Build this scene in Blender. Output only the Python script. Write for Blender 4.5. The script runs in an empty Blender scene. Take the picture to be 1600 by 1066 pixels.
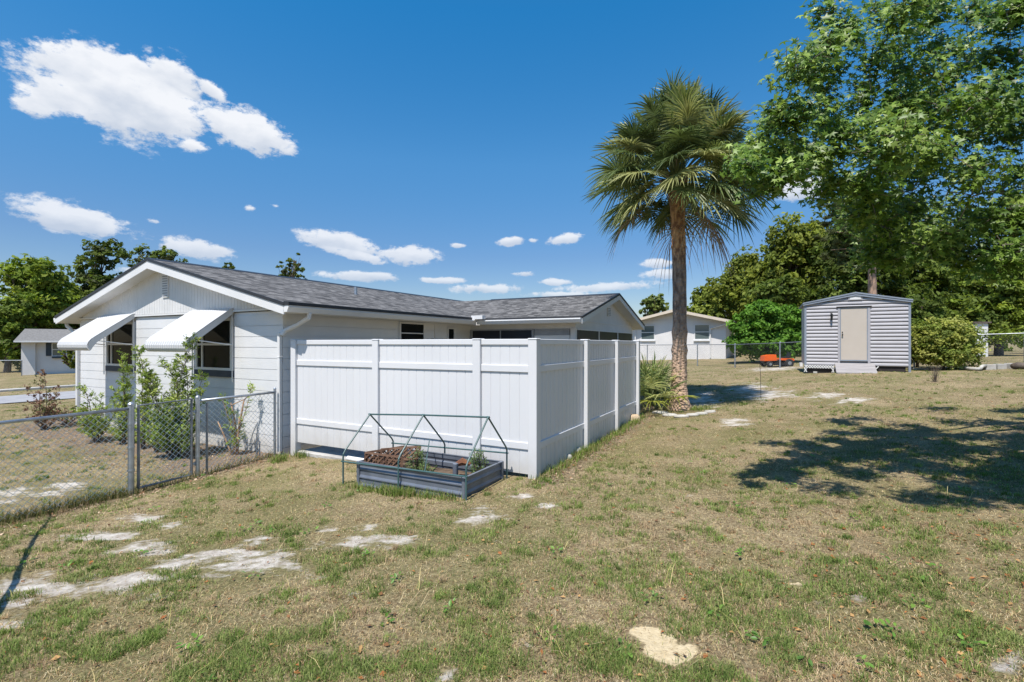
import bpy, math, random
import numpy as np
R = math.radians
rng = np.random.default_rng(7)
random.seed(7)
scn = bpy.context.scene
C = scn.collection

# ------------------------------------------------------------------ camera
F = 762.0            # focal length in photo pixels (1600 wide)
HZ = 537.0           # horizon row
cam_d = bpy.data.cameras.new('camera'); cam = bpy.data.objects.new('camera', cam_d); C.objects.link(cam)
cam_d.sensor_width = 36; cam_d.lens = F / 1600 * 36
cam_d.shift_y = (HZ - 533) / 1600
cam_d.clip_start = 0.05; cam_d.clip_end = 5000
cam.location = (0, 0, 0); cam.rotation_euler = (R(90), 0, 0)
scn.camera = cam

# ------------------------------------------------------------------ light
scn.view_settings.view_transform = 'Standard'; scn.view_settings.look = 'None'
scn.view_settings.exposure = 0.42; scn.view_settings.gamma = 1
SUN_EL = 62.5; SX, SY = -0.4523, -0.8924
sun_d = bpy.data.lights.new('sun', 'SUN'); sun = bpy.data.objects.new('sun', sun_d); C.objects.link(sun)
sun_d.energy = 5.0; sun_d.angle = R(0.53); sun_d.color = (1.0, 0.95, 0.88)
import mathutils
V = mathutils.Vector
sdir = V((-SX*math.cos(R(SUN_EL)), -SY*math.cos(R(SUN_EL)), -math.sin(R(SUN_EL))))
sun.rotation_euler = sdir.to_track_quat('-Z', 'Y').to_euler()
sun.location = (-10, -10, 30)

def P(u, v, Y):
    """world point seen at photo pixel u,v at depth Y"""
    return ((u-800)/F*Y, Y, (HZ-v)/F*Y)

# world: sky texture with a procedural cloud layer laid out by compass direction
w = bpy.data.worlds.new('World'); scn.world = w; w.use_nodes = True
nt = w.node_tree; N = nt.nodes; L = nt.links; N.clear()
def wn(t, **k):
    n = N.new(t)
    for a, b in k.items(): setattr(n, a, b)
    return n
def wm(op, a, b=None, c=None):
    n = wn('ShaderNodeMath', operation=op)
    for i, x in enumerate((a, b, c)):
        if x is None: continue
        if isinstance(x, (int, float)): n.inputs[i].default_value = x
        else: L.new(x, n.inputs[i])
    return n.outputs[0]
sky = wn('ShaderNodeTexSky', sky_type='NISHITA'); sky.sun_disc = False
sky.sun_elevation = R(SUN_EL); sky.sun_rotation = math.atan2(SX, SY) % (2*math.pi)
sky.air_density = 1.0; sky.dust_density = 0.35; sky.ozone_density = 2.2; sky.altitude = 20
hs = wn('ShaderNodeHueSaturation'); hs.inputs['Saturation'].default_value = 1.30; hs.inputs['Value'].default_value = 1.66
hs.inputs['Hue'].default_value = 0.500
L.new(sky.outputs[0], hs.inputs['Color'])
tc = wn('ShaderNodeTexCoord'); sep = wn('ShaderNodeSeparateXYZ'); L.new(tc.outputs['Generated'], sep.inputs[0])
az = wm('ARCTAN2', sep.outputs[0], sep.outputs[1]); el = wm('ARCSINE', sep.outputs[2])
nz = wn('ShaderNodeTexNoise'); nz.inputs['Scale'].default_value = 15; nz.inputs['Detail'].default_value = 9; nz.inputs['Roughness'].default_value = 0.66
cmb = wn('ShaderNodeCombineXYZ'); L.new(az, cmb.inputs[0]); cmb.inputs[2].default_value = 3.7; L.new(wm('MULTIPLY', el, 1.7), cmb.inputs[1]); L.new(cmb.outputs[0], nz.inputs['Vector'])
nfac = nz.outputs['Fac']
clouds = [(165,150,150,62,12),(60,160,50,30,0), # photo-pixel centre, half sizes, tilt deg, softness
 (150,118,118,44,8),(225,160,95,48,10),(110,155,80,30,20),(265,120,62,36,4),(200,106,80,30,0),(330,140,34,14,25),(388,205,84,36,10),(95,100,62,26,0),
 (110,340,120,26,7),(300,388,66,17,5),(535,380,72,18,8),(640,400,60,16,0),(565,432,80,9,0),(765,451,62,9,0),
 (885,374,34,10,-8),(797,378,22,8,-5),(940,449,85,9,-3),(690,438,42,6,0),(868,441,30,6,0),(1028,412,28,8,0),
 (1035,428,34,8,0),(390,325,18,8,0,.7),(835,376,14,6,0,.7),(820,428,26,6,0,.8),(1250,292,55,24,10),
 (880,460,60,6,0),(250,430,70,9,4),(560,400,60,8,10),(250,165,95,38,12),(240,345,24,9,0,.6),(430,322,14,5,0,.5),(300,228,40,18,0,.6),(715,384,20,6,0,.6)]
dens = None; hgt = None
for cl_ in clouds:
    u, v, ru, rv, tilt = cl_[:5]; peak = cl_[5] if len(cl_) > 5 else 1.0
    a0 = math.atan2(u-800, F); d = math.hypot(u-800, F); e0 = math.atan2(HZ-v, d)
    ra = ru/F*math.cos(a0)**2; re = rv/d*math.cos(e0)**2
    t = -R(tilt)
    da = wm('SUBTRACT', az, a0); de = wm('SUBTRACT', el, e0)
    x = wm('ADD', wm('MULTIPLY', da, math.cos(t)/ra), wm('MULTIPLY', de, math.sin(t)/ra))
    y = wm('ADD', wm('MULTIPLY', da, -math.sin(t)/re), wm('MULTIPLY', de, math.cos(t)/re))
    r = wm('SQRT', wm('ADD', wm('MULTIPLY', x, x), wm('MULTIPLY', y, y)))
    k = wm('SUBTRACT', peak, r)
    if dens is None: dens = k; hgt = wm('MULTIPLY', wm('MAXIMUM', k, 0.0), y); wsum = wm('MAXIMUM', k, 0.001)
    else:
        dens = wm('MAXIMUM', dens, k); kk = wm('MAXIMUM', k, 0.0)
        hgt = wm('ADD', hgt, wm('MULTIPLY', kk, y)); wsum = wm('ADD', wsum, kk)
hgt = wm('DIVIDE', hgt, wsum)
nf = wn('ShaderNodeTexNoise'); nf.inputs['Scale'].default_value = 48; nf.inputs['Detail'].default_value = 8; nf.inputs['Roughness'].default_value = 0.65; L.new(cmb.outputs[0], nf.inputs['Vector'])
dd = wm('ADD', wm('ADD', wm('MULTIPLY', dens, 2.0), wm('MULTIPLY', wm('SUBTRACT', nfac, 0.5), 3.6)), wm('MULTIPLY', wm('SUBTRACT', nf.outputs['Fac'], 0.5), 2.6))
mr = wn('ShaderNodeMapRange', interpolation_type='SMOOTHSTEP'); L.new(dd, mr.inputs['Value'])
mr.inputs['From Min'].default_value = -0.12; mr.inputs['From Max'].default_value = 0.8
lim = wn('ShaderNodeMapRange'); L.new(dens, lim.inputs['Value']); lim.inputs['From Min'].default_value = -0.7; lim.inputs['From Max'].default_value = 0.15
lowf = wn('ShaderNodeMapRange'); L.new(el, lowf.inputs['Value']); lowf.inputs['From Min'].default_value = 0.02; lowf.inputs['From Max'].default_value = 0.3
lowf.inputs['To Min'].default_value = 0.62; lowf.inputs['To Max'].default_value = 0.97
alpha = wm('MULTIPLY', wm('MULTIPLY', mr.outputs[0], lim.outputs[0]), lowf.outputs[0])
# cloud tone: white with a slightly greyer underside
n2 = wn('ShaderNodeTexNoise'); n2.inputs['Scale'].default_value = 22; n2.inputs['Detail'].default_value = 6; L.new(cmb.outputs[0], n2.inputs['Vector'])
tone = wn('ShaderNodeMapRange'); L.new(wm('ADD', hgt, wm('MULTIPLY', wm('SUBTRACT', n2.outputs['Fac'], 0.5), 2.0)), tone.inputs['Value'])
tone.inputs['From Min'].default_value = -0.7; tone.inputs['From Max'].default_value = 0.35
cr = wn('ShaderNodeMix', data_type='RGBA'); L.new(tone.outputs[0], cr.inputs[0])
cr.inputs[6].default_value = (6.0, 6.6, 7.6, 1); cr.inputs[7].default_value = (8.9, 9.1, 9.5, 1)
hzr = wn('ShaderNodeMapRange'); L.new(el, hzr.inputs['Value']); hzr.inputs['From Max'].default_value = 0.45
hzm = wn('ShaderNodeMix', data_type='RGBA', blend_type='MULTIPLY'); hzm.inputs[0].default_value = 1.0
hzr.inputs['From Max'].default_value = 1.0; hzc = wn('ShaderNodeValToRGB'); L.new(hzr.outputs[0], hzc.inputs[0])
for i_, (p_, c_) in enumerate(((0,(.60,.56,.60)),(.175,(.64,.63,.69)),(.35,(.72,.91,.91)),(.60,(.36,1.01,1.05)),(1.0,(.9,1,1)))):
    e_ = hzc.color_ramp.elements[i_] if i_ < 2 else hzc.color_ramp.elements.new(p_)
    e_.position = p_; e_.color = (*c_,1)
L.new(hs.outputs[0], hzm.inputs[6]); L.new(hzc.outputs[0], hzm.inputs[7])
mx = wn('ShaderNodeMix', data_type='RGBA'); L.new(alpha, mx.inputs[0]); L.new(hzm.outputs[2], mx.inputs[6]); L.new(cr.outputs[2], mx.inputs[7])
bg = wn('ShaderNodeBackground'); bg.inputs['Strength'].default_value = 0.078; L.new(mx.outputs[2], bg.inputs['Color'])
wo = wn('ShaderNodeOutputWorld'); L.new(bg.outputs[0], wo.inputs[0])

# ------------------------------------------------------------------ materials
def material(name):
    m = bpy.data.materials.new(name); m.use_nodes = True
    return m, m.node_tree, m.node_tree.nodes['Principled BSDF']
def pm(name, c1, c2=None, scale=6.0, rough=0.6, bump=0.0, metal=0.0, bscale=None, stretch=(1,1,1), spec=0.4, coord='Object', detail=6):
    m, t, b = material(name); n = t.nodes; l = t.links
    b.inputs['Roughness'].default_value = rough; b.inputs['Metallic'].default_value = metal
    b.inputs['Specular IOR Level'].default_value = spec
    tcn = n.new('ShaderNodeTexCoord'); mp = n.new('ShaderNodeMapping'); mp.inputs['Scale'].default_value = stretch
    l.new(tcn.outputs[coord], mp.inputs[0])
    nn = n.new('ShaderNodeTexNoise'); nn.inputs['Scale'].default_value = scale; nn.inputs['Detail'].default_value = detail
    l.new(mp.outputs[0], nn.inputs['Vector'])
    if c2 is None: c2 = tuple(x*0.86 for x in c1)
    rp = n.new('ShaderNodeValToRGB'); rp.color_ramp.elements[0].position = .34; rp.color_ramp.elements[1].position = .66
    rp.color_ramp.elements[0].color = (*c2, 1); rp.color_ramp.elements[1].color = (*c1, 1)
    l.new(nn.outputs['Fac'], rp.inputs[0]); l.new(rp.outputs[0], b.inputs['Base Color'])
    if bump:
        n3 = n.new('ShaderNodeTexNoise'); n3.inputs['Scale'].default_value = bscale or scale*8; n3.inputs['Detail'].default_value = 5
        l.new(mp.outputs[0], n3.inputs['Vector'])
        bp = n.new('ShaderNodeBump'); bp.inputs['Strength'].default_value = bump; bp.inputs['Distance'].default_value = 0.02
        l.new(n3.outputs['Fac'], bp.inputs['Height']); l.new(bp.outputs[0], b.inputs['Normal'])
    return m
def leafmat(name, trans=0.35, rough=0.45, spec=0.35):
    m, t, b = material(name); n = t.nodes; l = t.links
    at = n.new('ShaderNodeVertexColor'); at.layer_name = 'Col'
    l.new(at.outputs[0], b.inputs['Base Color']); b.inputs['Roughness'].default_value = rough; b.inputs['Specular IOR Level'].default_value = spec
    tr = n.new('ShaderNodeBsdfTranslucent'); mxs = n.new('ShaderNodeMixShader'); mxs.inputs[0].default_value = trans
    hv = n.new('ShaderNodeHueSaturation'); hv.inputs['Value'].default_value = 1.5; hv.inputs['Saturation'].default_value = 1.1
    l.new(at.outputs[0], hv.inputs['Color']); l.new(hv.outputs[0], tr.inputs['Color'])
    l.new(b.outputs[0], mxs.inputs[1]); l.new(tr.outputs[0], mxs.inputs[2]); l.new(mxs.outputs[0], n['Material Output'].inputs[0])
    return m
M = {}
M['white_wall'] = pm('painted block', (.68,.68,.69), (.62,.625,.63), 1.6, .55, .25, bscale=60)
M['white_board'] = pm('painted board', (.66,.655,.655), (.60,.60,.60), 2.5, .5, .15, bscale=40)
M['white_trim'] = pm('white trim', (.69,.685,.685), (.64,.64,.64), 2, .4)
M['vinyl'] = pm('white vinyl', (.65,.65,.665), (.61,.61,.625), 1.3, .34, .05, bscale=20, stretch=(1,1,.25))
M['awning'] = pm('awning enamel', (.60,.60,.605), (.56,.56,.565), 2, .45)
M['black_trim'] = pm('black drip edge', (.022,.024,.028), (.03,.03,.034), 3, .45)
M['screen'] = pm('dark screen', (.012,.014,.022), (.018,.02,.03), 3, .35)
M['frame_grey'] = pm('grey aluminium frame', (.30,.31,.33), (.24,.25,.27), 5, .45)
M['sill'] = pm('slate sill', (.07,.075,.09), (.05,.055,.07), 5, .7)
M['galv'] = pm('galvanised steel', (.46,.49,.53), (.33,.36,.40), 9, .42, .08, metal=.75, bscale=50)
M['wire'] = pm('glint bright zinc wire', (.78,.78,.74), (.60,.60,.56), 9, .5)  # sun glint on the mesh is put into this bright wire colour
M['galv_dark'] = pm('weathered galvanised steel', (.25,.27,.29), (.16,.17,.19), 9, .5, .08, metal=.6, bscale=50)
M['bed_metal'] = pm('grey corrugated steel', (.17,.19,.23), (.125,.14,.17), 5, .42, .05, metal=.25)
M['green_tube'] = pm('green coated tube', (.045,.095,.095), (.06,.115,.115), 8, .42)
M['lattice_wood'] = pm('brown wood', (.17,.095,.055), (.09,.045,.028), 9, .75, .4, stretch=(1,1,1))
M['soil'] = pm('soil', (.16,.11,.075), (.08,.055,.035), 12, .95, .8)
M['concrete'] = pm('concrete', (.47,.45,.42), (.33,.315,.29), 4, .85, .5)
M['stone_white'] = pm('pale stone', (.52,.50,.46), (.33,.31,.27), 5, .85, .6)
M['stone_tan'] = pm('tan stone', (.55,.43,.29), (.40,.29,.18), 5, .85, .6)
M['pvc'] = pm('white pvc', (.80,.80,.79), (.72,.72,.70), 4, .4)
M['bark'] = pm('bark', (.16,.125,.10), (.07,.055,.045), 7, .9, .9, stretch=(1,1,.3))
M['bark_pale'] = pm('pale bark', (.33,.29,.25), (.17,.14,.12), 5, .85, .7, stretch=(1,1,.4))
M['bark_pine'] = pm('pine bark', (.44,.29,.21), (.20,.14,.11), 9, .9, 1.0, stretch=(1,1,.35))
M['bare_wood'] = pm('bare tan wood', (.42,.27,.15), (.25,.15,.09), 9, .8, .5)
M['shed_siding'] = pm('lavender grey vinyl siding', (.38,.37,.395), (.35,.34,.36), 2, .42)
M['shed_trim'] = pm('blue grey metal trim', (.24,.275,.33), (.21,.24,.29), 3, .42)
M['shed_door'] = pm('cream door', (.49,.435,.38), (.47,.415,.36), 2, .45)
M['deck_wood'] = pm('weathered deck wood', (.34,.32,.32), (.24,.225,.225), 4, .8, .4, stretch=(.4,6,1))
M['dark_wood'] = pm('dark skids', (.03,.024,.024), (.02,.016,.016), 5, .8)
M['black'] = pm('black metal', (.015,.015,.016), (.02,.02,.02), 5, .4)
M['orange'] = pm('orange paint', (.80,.13,.02), (.72,.11,.018), 3, .3)
M['rubber'] = pm('tyre rubber', (.02,.02,.02), (.03,.03,.03), 8, .85)
M['cream_wall'] = pm('off white painted block', (.66,.645,.64), (.61,.595,.59), 1.5, .7, .25, bscale=30)
M['tan_trim'] = pm('beige fascia', (.62,.53,.43), (.56,.48,.39), 3, .5)
M['roof_brown'] = pm('brown shingles', (.14,.11,.095), (.08,.065,.055), 8, .9, .5)
M['roof_pale'] = pm('grey shingles', (.20,.195,.19), (.14,.135,.13), 8, .9, .5)
M['shutter'] = pm('dark blue shutter', (.03,.045,.06), (.04,.055,.075), 8, .6)
M['asphalt'] = pm('pale grey asphalt', (.33,.33,.34), (.26,.26,.27), 3, .9, .4, bscale=80)  # street surface, an even pale grey
M['rusty'] = pm('rusty metal', (.25,.10,.04), (.12,.05,.03), 9, .8, .4)
M['grass_m'] = leafmat('grass blades', .25, .7, .12)
M['leaf'] = leafmat('leaves', .30, .42, .3)
M['leaf_far'] = leafmat('far leaves', .36, .6, .12)
M['palm_leaf'] = leafmat('palm blades', .26, .45, .35)
M['litter'] = leafmat('dry litter', .1, .8, .1)
# glass: dark reflective panes
m, t, b = material('window glass'); b.inputs['Base Color'].default_value = (.012,.014,.014,1); b.inputs['Roughness'].default_value = .04; b.inputs['Specular IOR Level'].default_value = .3; b.inputs['IOR'].default_value = 1.2
M['glass'] = m
m, t, b = material('pale window glass'); b.inputs['Base Color'].default_value = (.10,.13,.13,1); b.inputs['Roughness'].default_value = .08; b.inputs['Specular IOR Level'].default_value = .8
M['glass_far'] = m
def soil_splash(m, z0, z1, amt):
    t = m.node_tree; n = t.nodes; l = t.links; b = n['Principled BSDF']; src = b.inputs['Base Color'].links[0].from_socket
    tcn = n.new('ShaderNodeTexCoord'); sp = n.new('ShaderNodeSeparateXYZ'); l.new(tcn.outputs['Object'], sp.inputs[0])
    nn = n.new('ShaderNodeTexNoise'); nn.inputs['Scale'].default_value = 5; nn.inputs['Detail'].default_value = 7; l.new(tcn.outputs['Object'], nn.inputs['Vector'])
    ad = n.new('ShaderNodeMath'); ad.operation = 'MULTIPLY_ADD'; l.new(nn.outputs['Fac'], ad.inputs[0]); ad.inputs[1].default_value = .5; l.new(sp.outputs['Z'], ad.inputs[2])
    mr_ = n.new('ShaderNodeMapRange'); l.new(ad.outputs[0], mr_.inputs['Value']); mr_.inputs['From Min'].default_value = z1+.25; mr_.inputs['From Max'].default_value = z0+.25; mr_.inputs['To Max'].default_value = amt
    q = n.new('ShaderNodeMix'); q.data_type = 'RGBA'; l.new(mr_.outputs[0], q.inputs[0]); l.new(src, q.inputs[6]); q.inputs[7].default_value = (.30,.25,.17,1); l.new(q.outputs[2], b.inputs['Base Color'])
soil_splash(M['vinyl'], .12, .62, .38); soil_splash(M['white_wall'], .0, .45, .45)
# asphalt shingles, courses run along the ridge
def shingle(name, along):
    m, t, b = material(name); n = t.nodes; l = t.links
    b.inputs['Roughness'].default_value = .92; b.inputs['Specular IOR Level'].default_value = .2
    tcn = n.new('ShaderNodeTexCoord'); sp = n.new('ShaderNodeSeparateXYZ'); l.new(tcn.outputs['Object'], sp.inputs[0])
    cb = n.new('ShaderNodeCombineXYZ')
    l.new(sp.outputs['X' if along == 'a' else 'Y'], cb.inputs[0]); l.new(sp.outputs['Y' if along == 'a' else 'X'], cb.inputs[1])
    br = n.new('ShaderNodeTexBrick'); br.inputs['Scale'].default_value = 1; br.inputs['Brick Width'].default_value = .19; br.inputs['Row Height'].default_value = .13
    br.inputs['Mortar Size'].default_value = .006; br.inputs['Color1'].default_value = (.175,.17,.168,1); br.inputs['Color2'].default_value = (.046,.045,.045,1)
    br.inputs['Mortar'].default_value = (.06,.06,.06,1); br.offset = .37; br.inputs['Bias'].default_value = -.05
    nz1 = n.new('ShaderNodeTexNoise'); nz1.inputs['Scale'].default_value = 1; nz1.inputs['Detail'].default_value = 3
    mp = n.new('ShaderNodeMapping'); mp.inputs['Scale'].default_value = (4.5, 10, 1); l.new(cb.outputs[0], mp.inputs[0]); l.new(mp.outputs[0], nz1.inputs['Vector'])
    mxx = n.new('ShaderNodeMix'); mxx.data_type = 'RGBA'; mxx.blend_type = 'OVERLAY'; mxx.inputs[0].default_value = .75
    l.new(cb.outputs[0], br.inputs['Vector']); l.new(br.outputs[0], mxx.inputs[6]); l.new(nz1.outputs['Fac'], mxx.inputs[7])
    nz2 = n.new('ShaderNodeTexNoise'); nz2.inputs['Scale'].default_value = 140; l.new(tcn.outputs['Object'], nz2.inputs['Vector'])
    m2 = n.new('ShaderNodeMix'); m2.data_type = 'RGBA'; m2.blend_type = 'OVERLAY'; m2.inputs[0].default_value = .45
    l.new(mxx.outputs[2], m2.inputs[6]); l.new(nz2.outputs['Fac'], m2.inputs[7]); l.new(m2.outputs[2], b.inputs['Base Color'])
    bp = n.new('ShaderNodeBump'); bp.inputs['Strength'].default_value = .6; bp.inputs['Distance'].default_value = .01
    l.new(br.outputs['Fac'], bp.inputs['Height']); bp.invert = True; l.new(bp.outputs[0], b.inputs['Normal'])
    return m
M['shingle_a'] = shingle('asphalt shingles main', 'a'); M['shingle_b'] = shingle('asphalt shingles wing', 'b')
# palm trunk: scarred below, smoother above, fibrous under the crown
def palm_bark():
    m, t, b = material('palm trunk'); n = t.nodes; l = t.links
    b.inputs['Roughness'].default_value = .9
    tcn = n.new('ShaderNodeTexCoord'); sp = n.new('ShaderNodeSeparateXYZ'); l.new(tcn.outputs['Object'], sp.inputs[0])
    vo = n.new('ShaderNodeTexVoronoi'); vo.inputs['Scale'].default_value = 13
    mp = n.new('ShaderNodeMapping'); mp.inputs['Scale'].default_value = (1,1,1.3); l.new(tcn.outputs['Object'], mp.inputs[0]); l.new(mp.outputs[0], vo.inputs['Vector'])
    r1 = n.new('ShaderNodeValToRGB'); e = r1.color_ramp.elements; e[0].position = .12; e[0].color = (.045,.028,.02,1); e[1].position = .32; e[1].color = (.50,.34,.24,1)
    l.new(vo.outputs['Distance'], r1.inputs[0])
    nn = n.new('ShaderNodeTexNoise'); nn.inputs['Scale'].default_value = 14; nn.inputs['Detail'].default_value = 8
    mp2 = n.new('ShaderNodeMapping'); mp2.inputs['Scale'].default_value = (1,1,.35); l.new(tcn.outputs['Object'], mp2.inputs[0]); l.new(mp2.outputs[0], nn.inputs['Vector'])
    r2 = n.new('ShaderNodeValToRGB'); e = r2.color_ramp.elements; e[0].position = .35; e[0].color = (.13,.09,.07,1); e[1].position = .68; e[1].color = (.36,.26,.20,1)
    l.new(nn.outputs['Fac'], r2.inputs[0])
    mr1 = n.new('ShaderNodeMapRange'); mr1.inputs['From Min'].default_value = 1.5; mr1.inputs['From Max'].default_value = 2.3; l.new(sp.outputs['Z'], mr1.inputs['Value'])
    mxx = n.new('ShaderNodeMix'); mxx.data_type = 'RGBA'; l.new(mr1.outputs[0], mxx.inputs[0]); l.new(r1.outputs[0], mxx.inputs[6]); l.new(r2.outputs[0], mxx.inputs[7])
    r3 = n.new('ShaderNodeValToRGB'); e = r3.color_ramp.elements; e[0].position = .4; e[0].color = (.22,.11,.06,1); e[1].position = .62; e[1].color = (.62,.38,.20,1)  # orange fibre, its colour lightened to stand in for sunlight
    l.new(nn.outputs['Fac'], r3.inputs[0])
    mr2 = n.new('ShaderNodeMapRange'); mr2.inputs['From Min'].default_value = 3.5; mr2.inputs['From Max'].default_value = 4.1; l.new(sp.outputs['Z'], mr2.inputs['Value'])
    mx3 = n.new('ShaderNodeMix'); mx3.data_type = 'RGBA'; l.new(mr2.outputs[0], mx3.inputs[0]); l.new(mxx.outputs[2], mx3.inputs[6]); l.new(r3.outputs[0], mx3.inputs[7])
    l.new(mx3.outputs[2], b.inputs['Base Color'])
    bp = n.new('ShaderNodeBump'); bp.inputs['Strength'].default_value = .8; bp.inputs['Distance'].default_value = .03
    mm = n.new('ShaderNodeMath'); mm.operation = 'ADD'; l.new(vo.outputs['Distance'], mm.inputs[0]); l.new(nn.outputs['Fac'], mm.inputs[1])
    l.new(mm.outputs[0], bp.inputs['Height']); l.new(bp.outputs[0], b.inputs['Normal'])
    return m
M['palm_bark'] = palm_bark()

# ------------------------------------------------------------------ mesh helpers
def tag(o, label=None, cat=None, group=None, kind=None):
    if label: o['label'] = label
    if cat: o['category'] = cat
    if group: o['group'] = group
    if kind: o['kind'] = kind
    return o
def empty(name, label, cat, loc=(0,0,0), rz=0, group=None):
    o = bpy.data.objects.new(name, None); C.objects.link(o); o.location = loc; o.rotation_euler = (0,0,rz); o.empty_display_size = .2
    return tag(o, label, cat, group)
class MB:
    def __init__(s): s.v = []; s.f = []
    def add(s, vs, fs):
        k = len(s.v); s.v += [tuple(map(float, p)) for p in vs]; s.f += [tuple(i+k for i in f) for f in fs]; return s
    def box(s, x0, x1, y0, y1, z0, z1):
        if x0 > x1: x0, x1 = x1, x0
        if y0 > y1: y0, y1 = y1, y0
        return s.add([(x0,y0,z0),(x1,y0,z0),(x1,y1,z0),(x0,y1,z0),(x0,y0,z1),(x1,y0,z1),(x1,y1,z1),(x0,y1,z1)],
              [(3,2,1,0),(4,5,6,7),(0,1,5,4),(1,2,6,5),(2,3,7,6),(3,0,4,7)])
    def bbox(s, x0, x1, y0, y1, z0, z1, c=.006):
        """box with chamfered vertical and top edges"""
        ring = [(x0+c,y0),(x1-c,y0),(x1,y0+c),(x1,y1-c),(x1-c,y1),(x0+c,y1),(x0,y1-c),(x0,y0+c)]
        cx, cy = (x0+x1)/2, (y0+y1)/2
        sx = 1-2*c/max(x1-x0,1e-6); sy = 1-2*c/max(y1-y0,1e-6)
        vs = [(x,y,z0) for x,y in ring]+[(x,y,z1-c) for x,y in ring]+[(cx+(x-cx)*sx,cy+(y-cy)*sy,z1) for x,y in ring]
        fs = [tuple(range(7,-1,-1)), tuple(range(16,24))]
        for k in range(8):
            n_ = (k+1)%8; fs += [(k,n_,8+n_,8+k),(8+k,8+n_,16+n_,16+k)]
        return s.add(vs, fs)
    def bar(s, p, q, wd, ht, up=(0,0,1)):
        p = V(p); q = V(q); d = (q-p).normalized(); side = d.cross(V(up)).normalized(); u = side.cross(d).normalized()
        vs = []
        for c in (p, q):
            for a, b_ in ((-1,-1),(1,-1),(1,1),(-1,1)): vs.append(c+side*(a*wd/2)+u*(b_*ht/2))
        return s.add(vs, [(3,2,1,0),(4,5,6,7),(0,1,5,4),(1,2,6,5),(2,3,7,6),(3,0,4,7)])
    def tube(s, pts, r, n=8, caps=True):
        pts = [V(p) for p in pts]; rr = r if isinstance(r, (list, tuple)) else [r]*len(pts)
        vs = []; fs = []; ref = None
        for i, p in enumerate(pts):
            d = (pts[min(i+1,len(pts)-1)]-pts[max(i-1,0)]).normalized()
            if ref is None:
                ref = V((0,0,1)) if abs(d.z) < .9 else V((1,0,0))
            a = d.cross(ref).normalized(); b_ = a.cross(d).normalized(); ref = b_
            for k in range(n):
                an = 2*math.pi*k/n; vs.append(p+a*(math.cos(an)*rr[i])+b_*(math.sin(an)*rr[i]))
        for i in range(len(pts)-1):
            for k in range(n):
                fs.append((i*n+k, i*n+(k+1)%n, (i+1)*n+(k+1)%n, (i+1)*n+k))
        if caps: fs += [tuple(range(n-1,-1,-1)), tuple(range((len(pts)-1)*n, len(pts)*n))]
        return s.add(vs, fs)
    def prism(s, poly, h0, h1, ax='z'):
        """poly in the two other axes, extruded along ax"""
        n = len(poly)
        def mk(p, h): return {'z':(p[0],p[1],h),'x':(h,p[0],p[1]),'y':(p[0],h,p[1])}[ax]
        vs = [mk(p,h0) for p in poly]+[mk(p,h1) for p in poly]
        fs = [tuple(range(n-1,-1,-1)), tuple(range(n,2*n))]+[(k,(k+1)%n,n+(k+1)%n,n+k) for k in range(n)]
        return s.add(vs, fs)
    def build(s, name, mt, parent=None, smooth=False, loc=None):
        me = bpy.data.meshes.new(name); me.from_pydata(s.v, [], s.f); me.update()
        import bmesh
        bm = bmesh.new(); bm.from_mesh(me); bmesh.ops.recalc_face_normals(bm, faces=bm.faces); bm.to_mesh(me); bm.free()
        me.materials.append(mt)
        if smooth: me.polygons.foreach_set('use_smooth', [True]*len(me.polygons))
        o = bpy.data.objects.new(name, me); C.objects.link(o); o.parent = parent
        if loc: o.location = loc
        return o
def npmesh(name, verts, tris, cols, mt, parent=None, smooth=False):
    me = bpy.data.meshes.new(name); verts = np.asarray(verts, np.float32).reshape(-1,3); tris = np.asarray(tris, np.int32)
    k = tris.shape[1]
    me.vertices.add(len(verts)); me.vertices.foreach_set('co', verts.ravel())
    me.loops.add(tris.size); me.loops.foreach_set('vertex_index', tris.ravel())
    me.polygons.add(len(tris)); me.polygons.foreach_set('loop_start', np.arange(0, tris.size, k, dtype=np.int32))
    me.update(calc_edges=True)
    if cols is not None:
        ca = me.color_attributes.new('Col', 'FLOAT_COLOR', 'POINT'); c4 = np.ones((len(verts),4), np.float32); c4[:,:3] = cols
        ca.data.foreach_set('color', c4.ravel())
    if smooth: me.polygons.foreach_set('use_smooth', np.ones(len(tris), bool))
    me.materials.append(mt)
    o = bpy.data.objects.new(name, me); C.objects.link(o); o.parent = parent
    return o
# value noise
_T = np.random.default_rng(3).random((256,256))
def vn(x, y, s=0):
    x = np.asarray(x, float)+s*17.3; y = np.asarray(y, float)+s*9.1
    xi = np.floor(x).astype(int); yi = np.floor(y).astype(int); fx = x-xi; fy = y-yi
    fx = fx*fx*(3-2*fx); fy = fy*fy*(3-2*fy)
    a = _T[xi & 255, yi & 255]; b = _T[(xi+1) & 255, yi & 255]; c = _T[xi & 255, (yi+1) & 255]; d = _T[(xi+1) & 255, (yi+1) & 255]
    return (a*(1-fx)+b*fx)*(1-fy)+(c*(1-fx)+d*fx)*fy
def fbm(x, y, s=0, o=4):
    t = 0; a = .5
    for i in range(o): t = t+a*vn(x*2**i, y*2**i, s+i*3); a *= .5
    return t/(1-.5**o)

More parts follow.
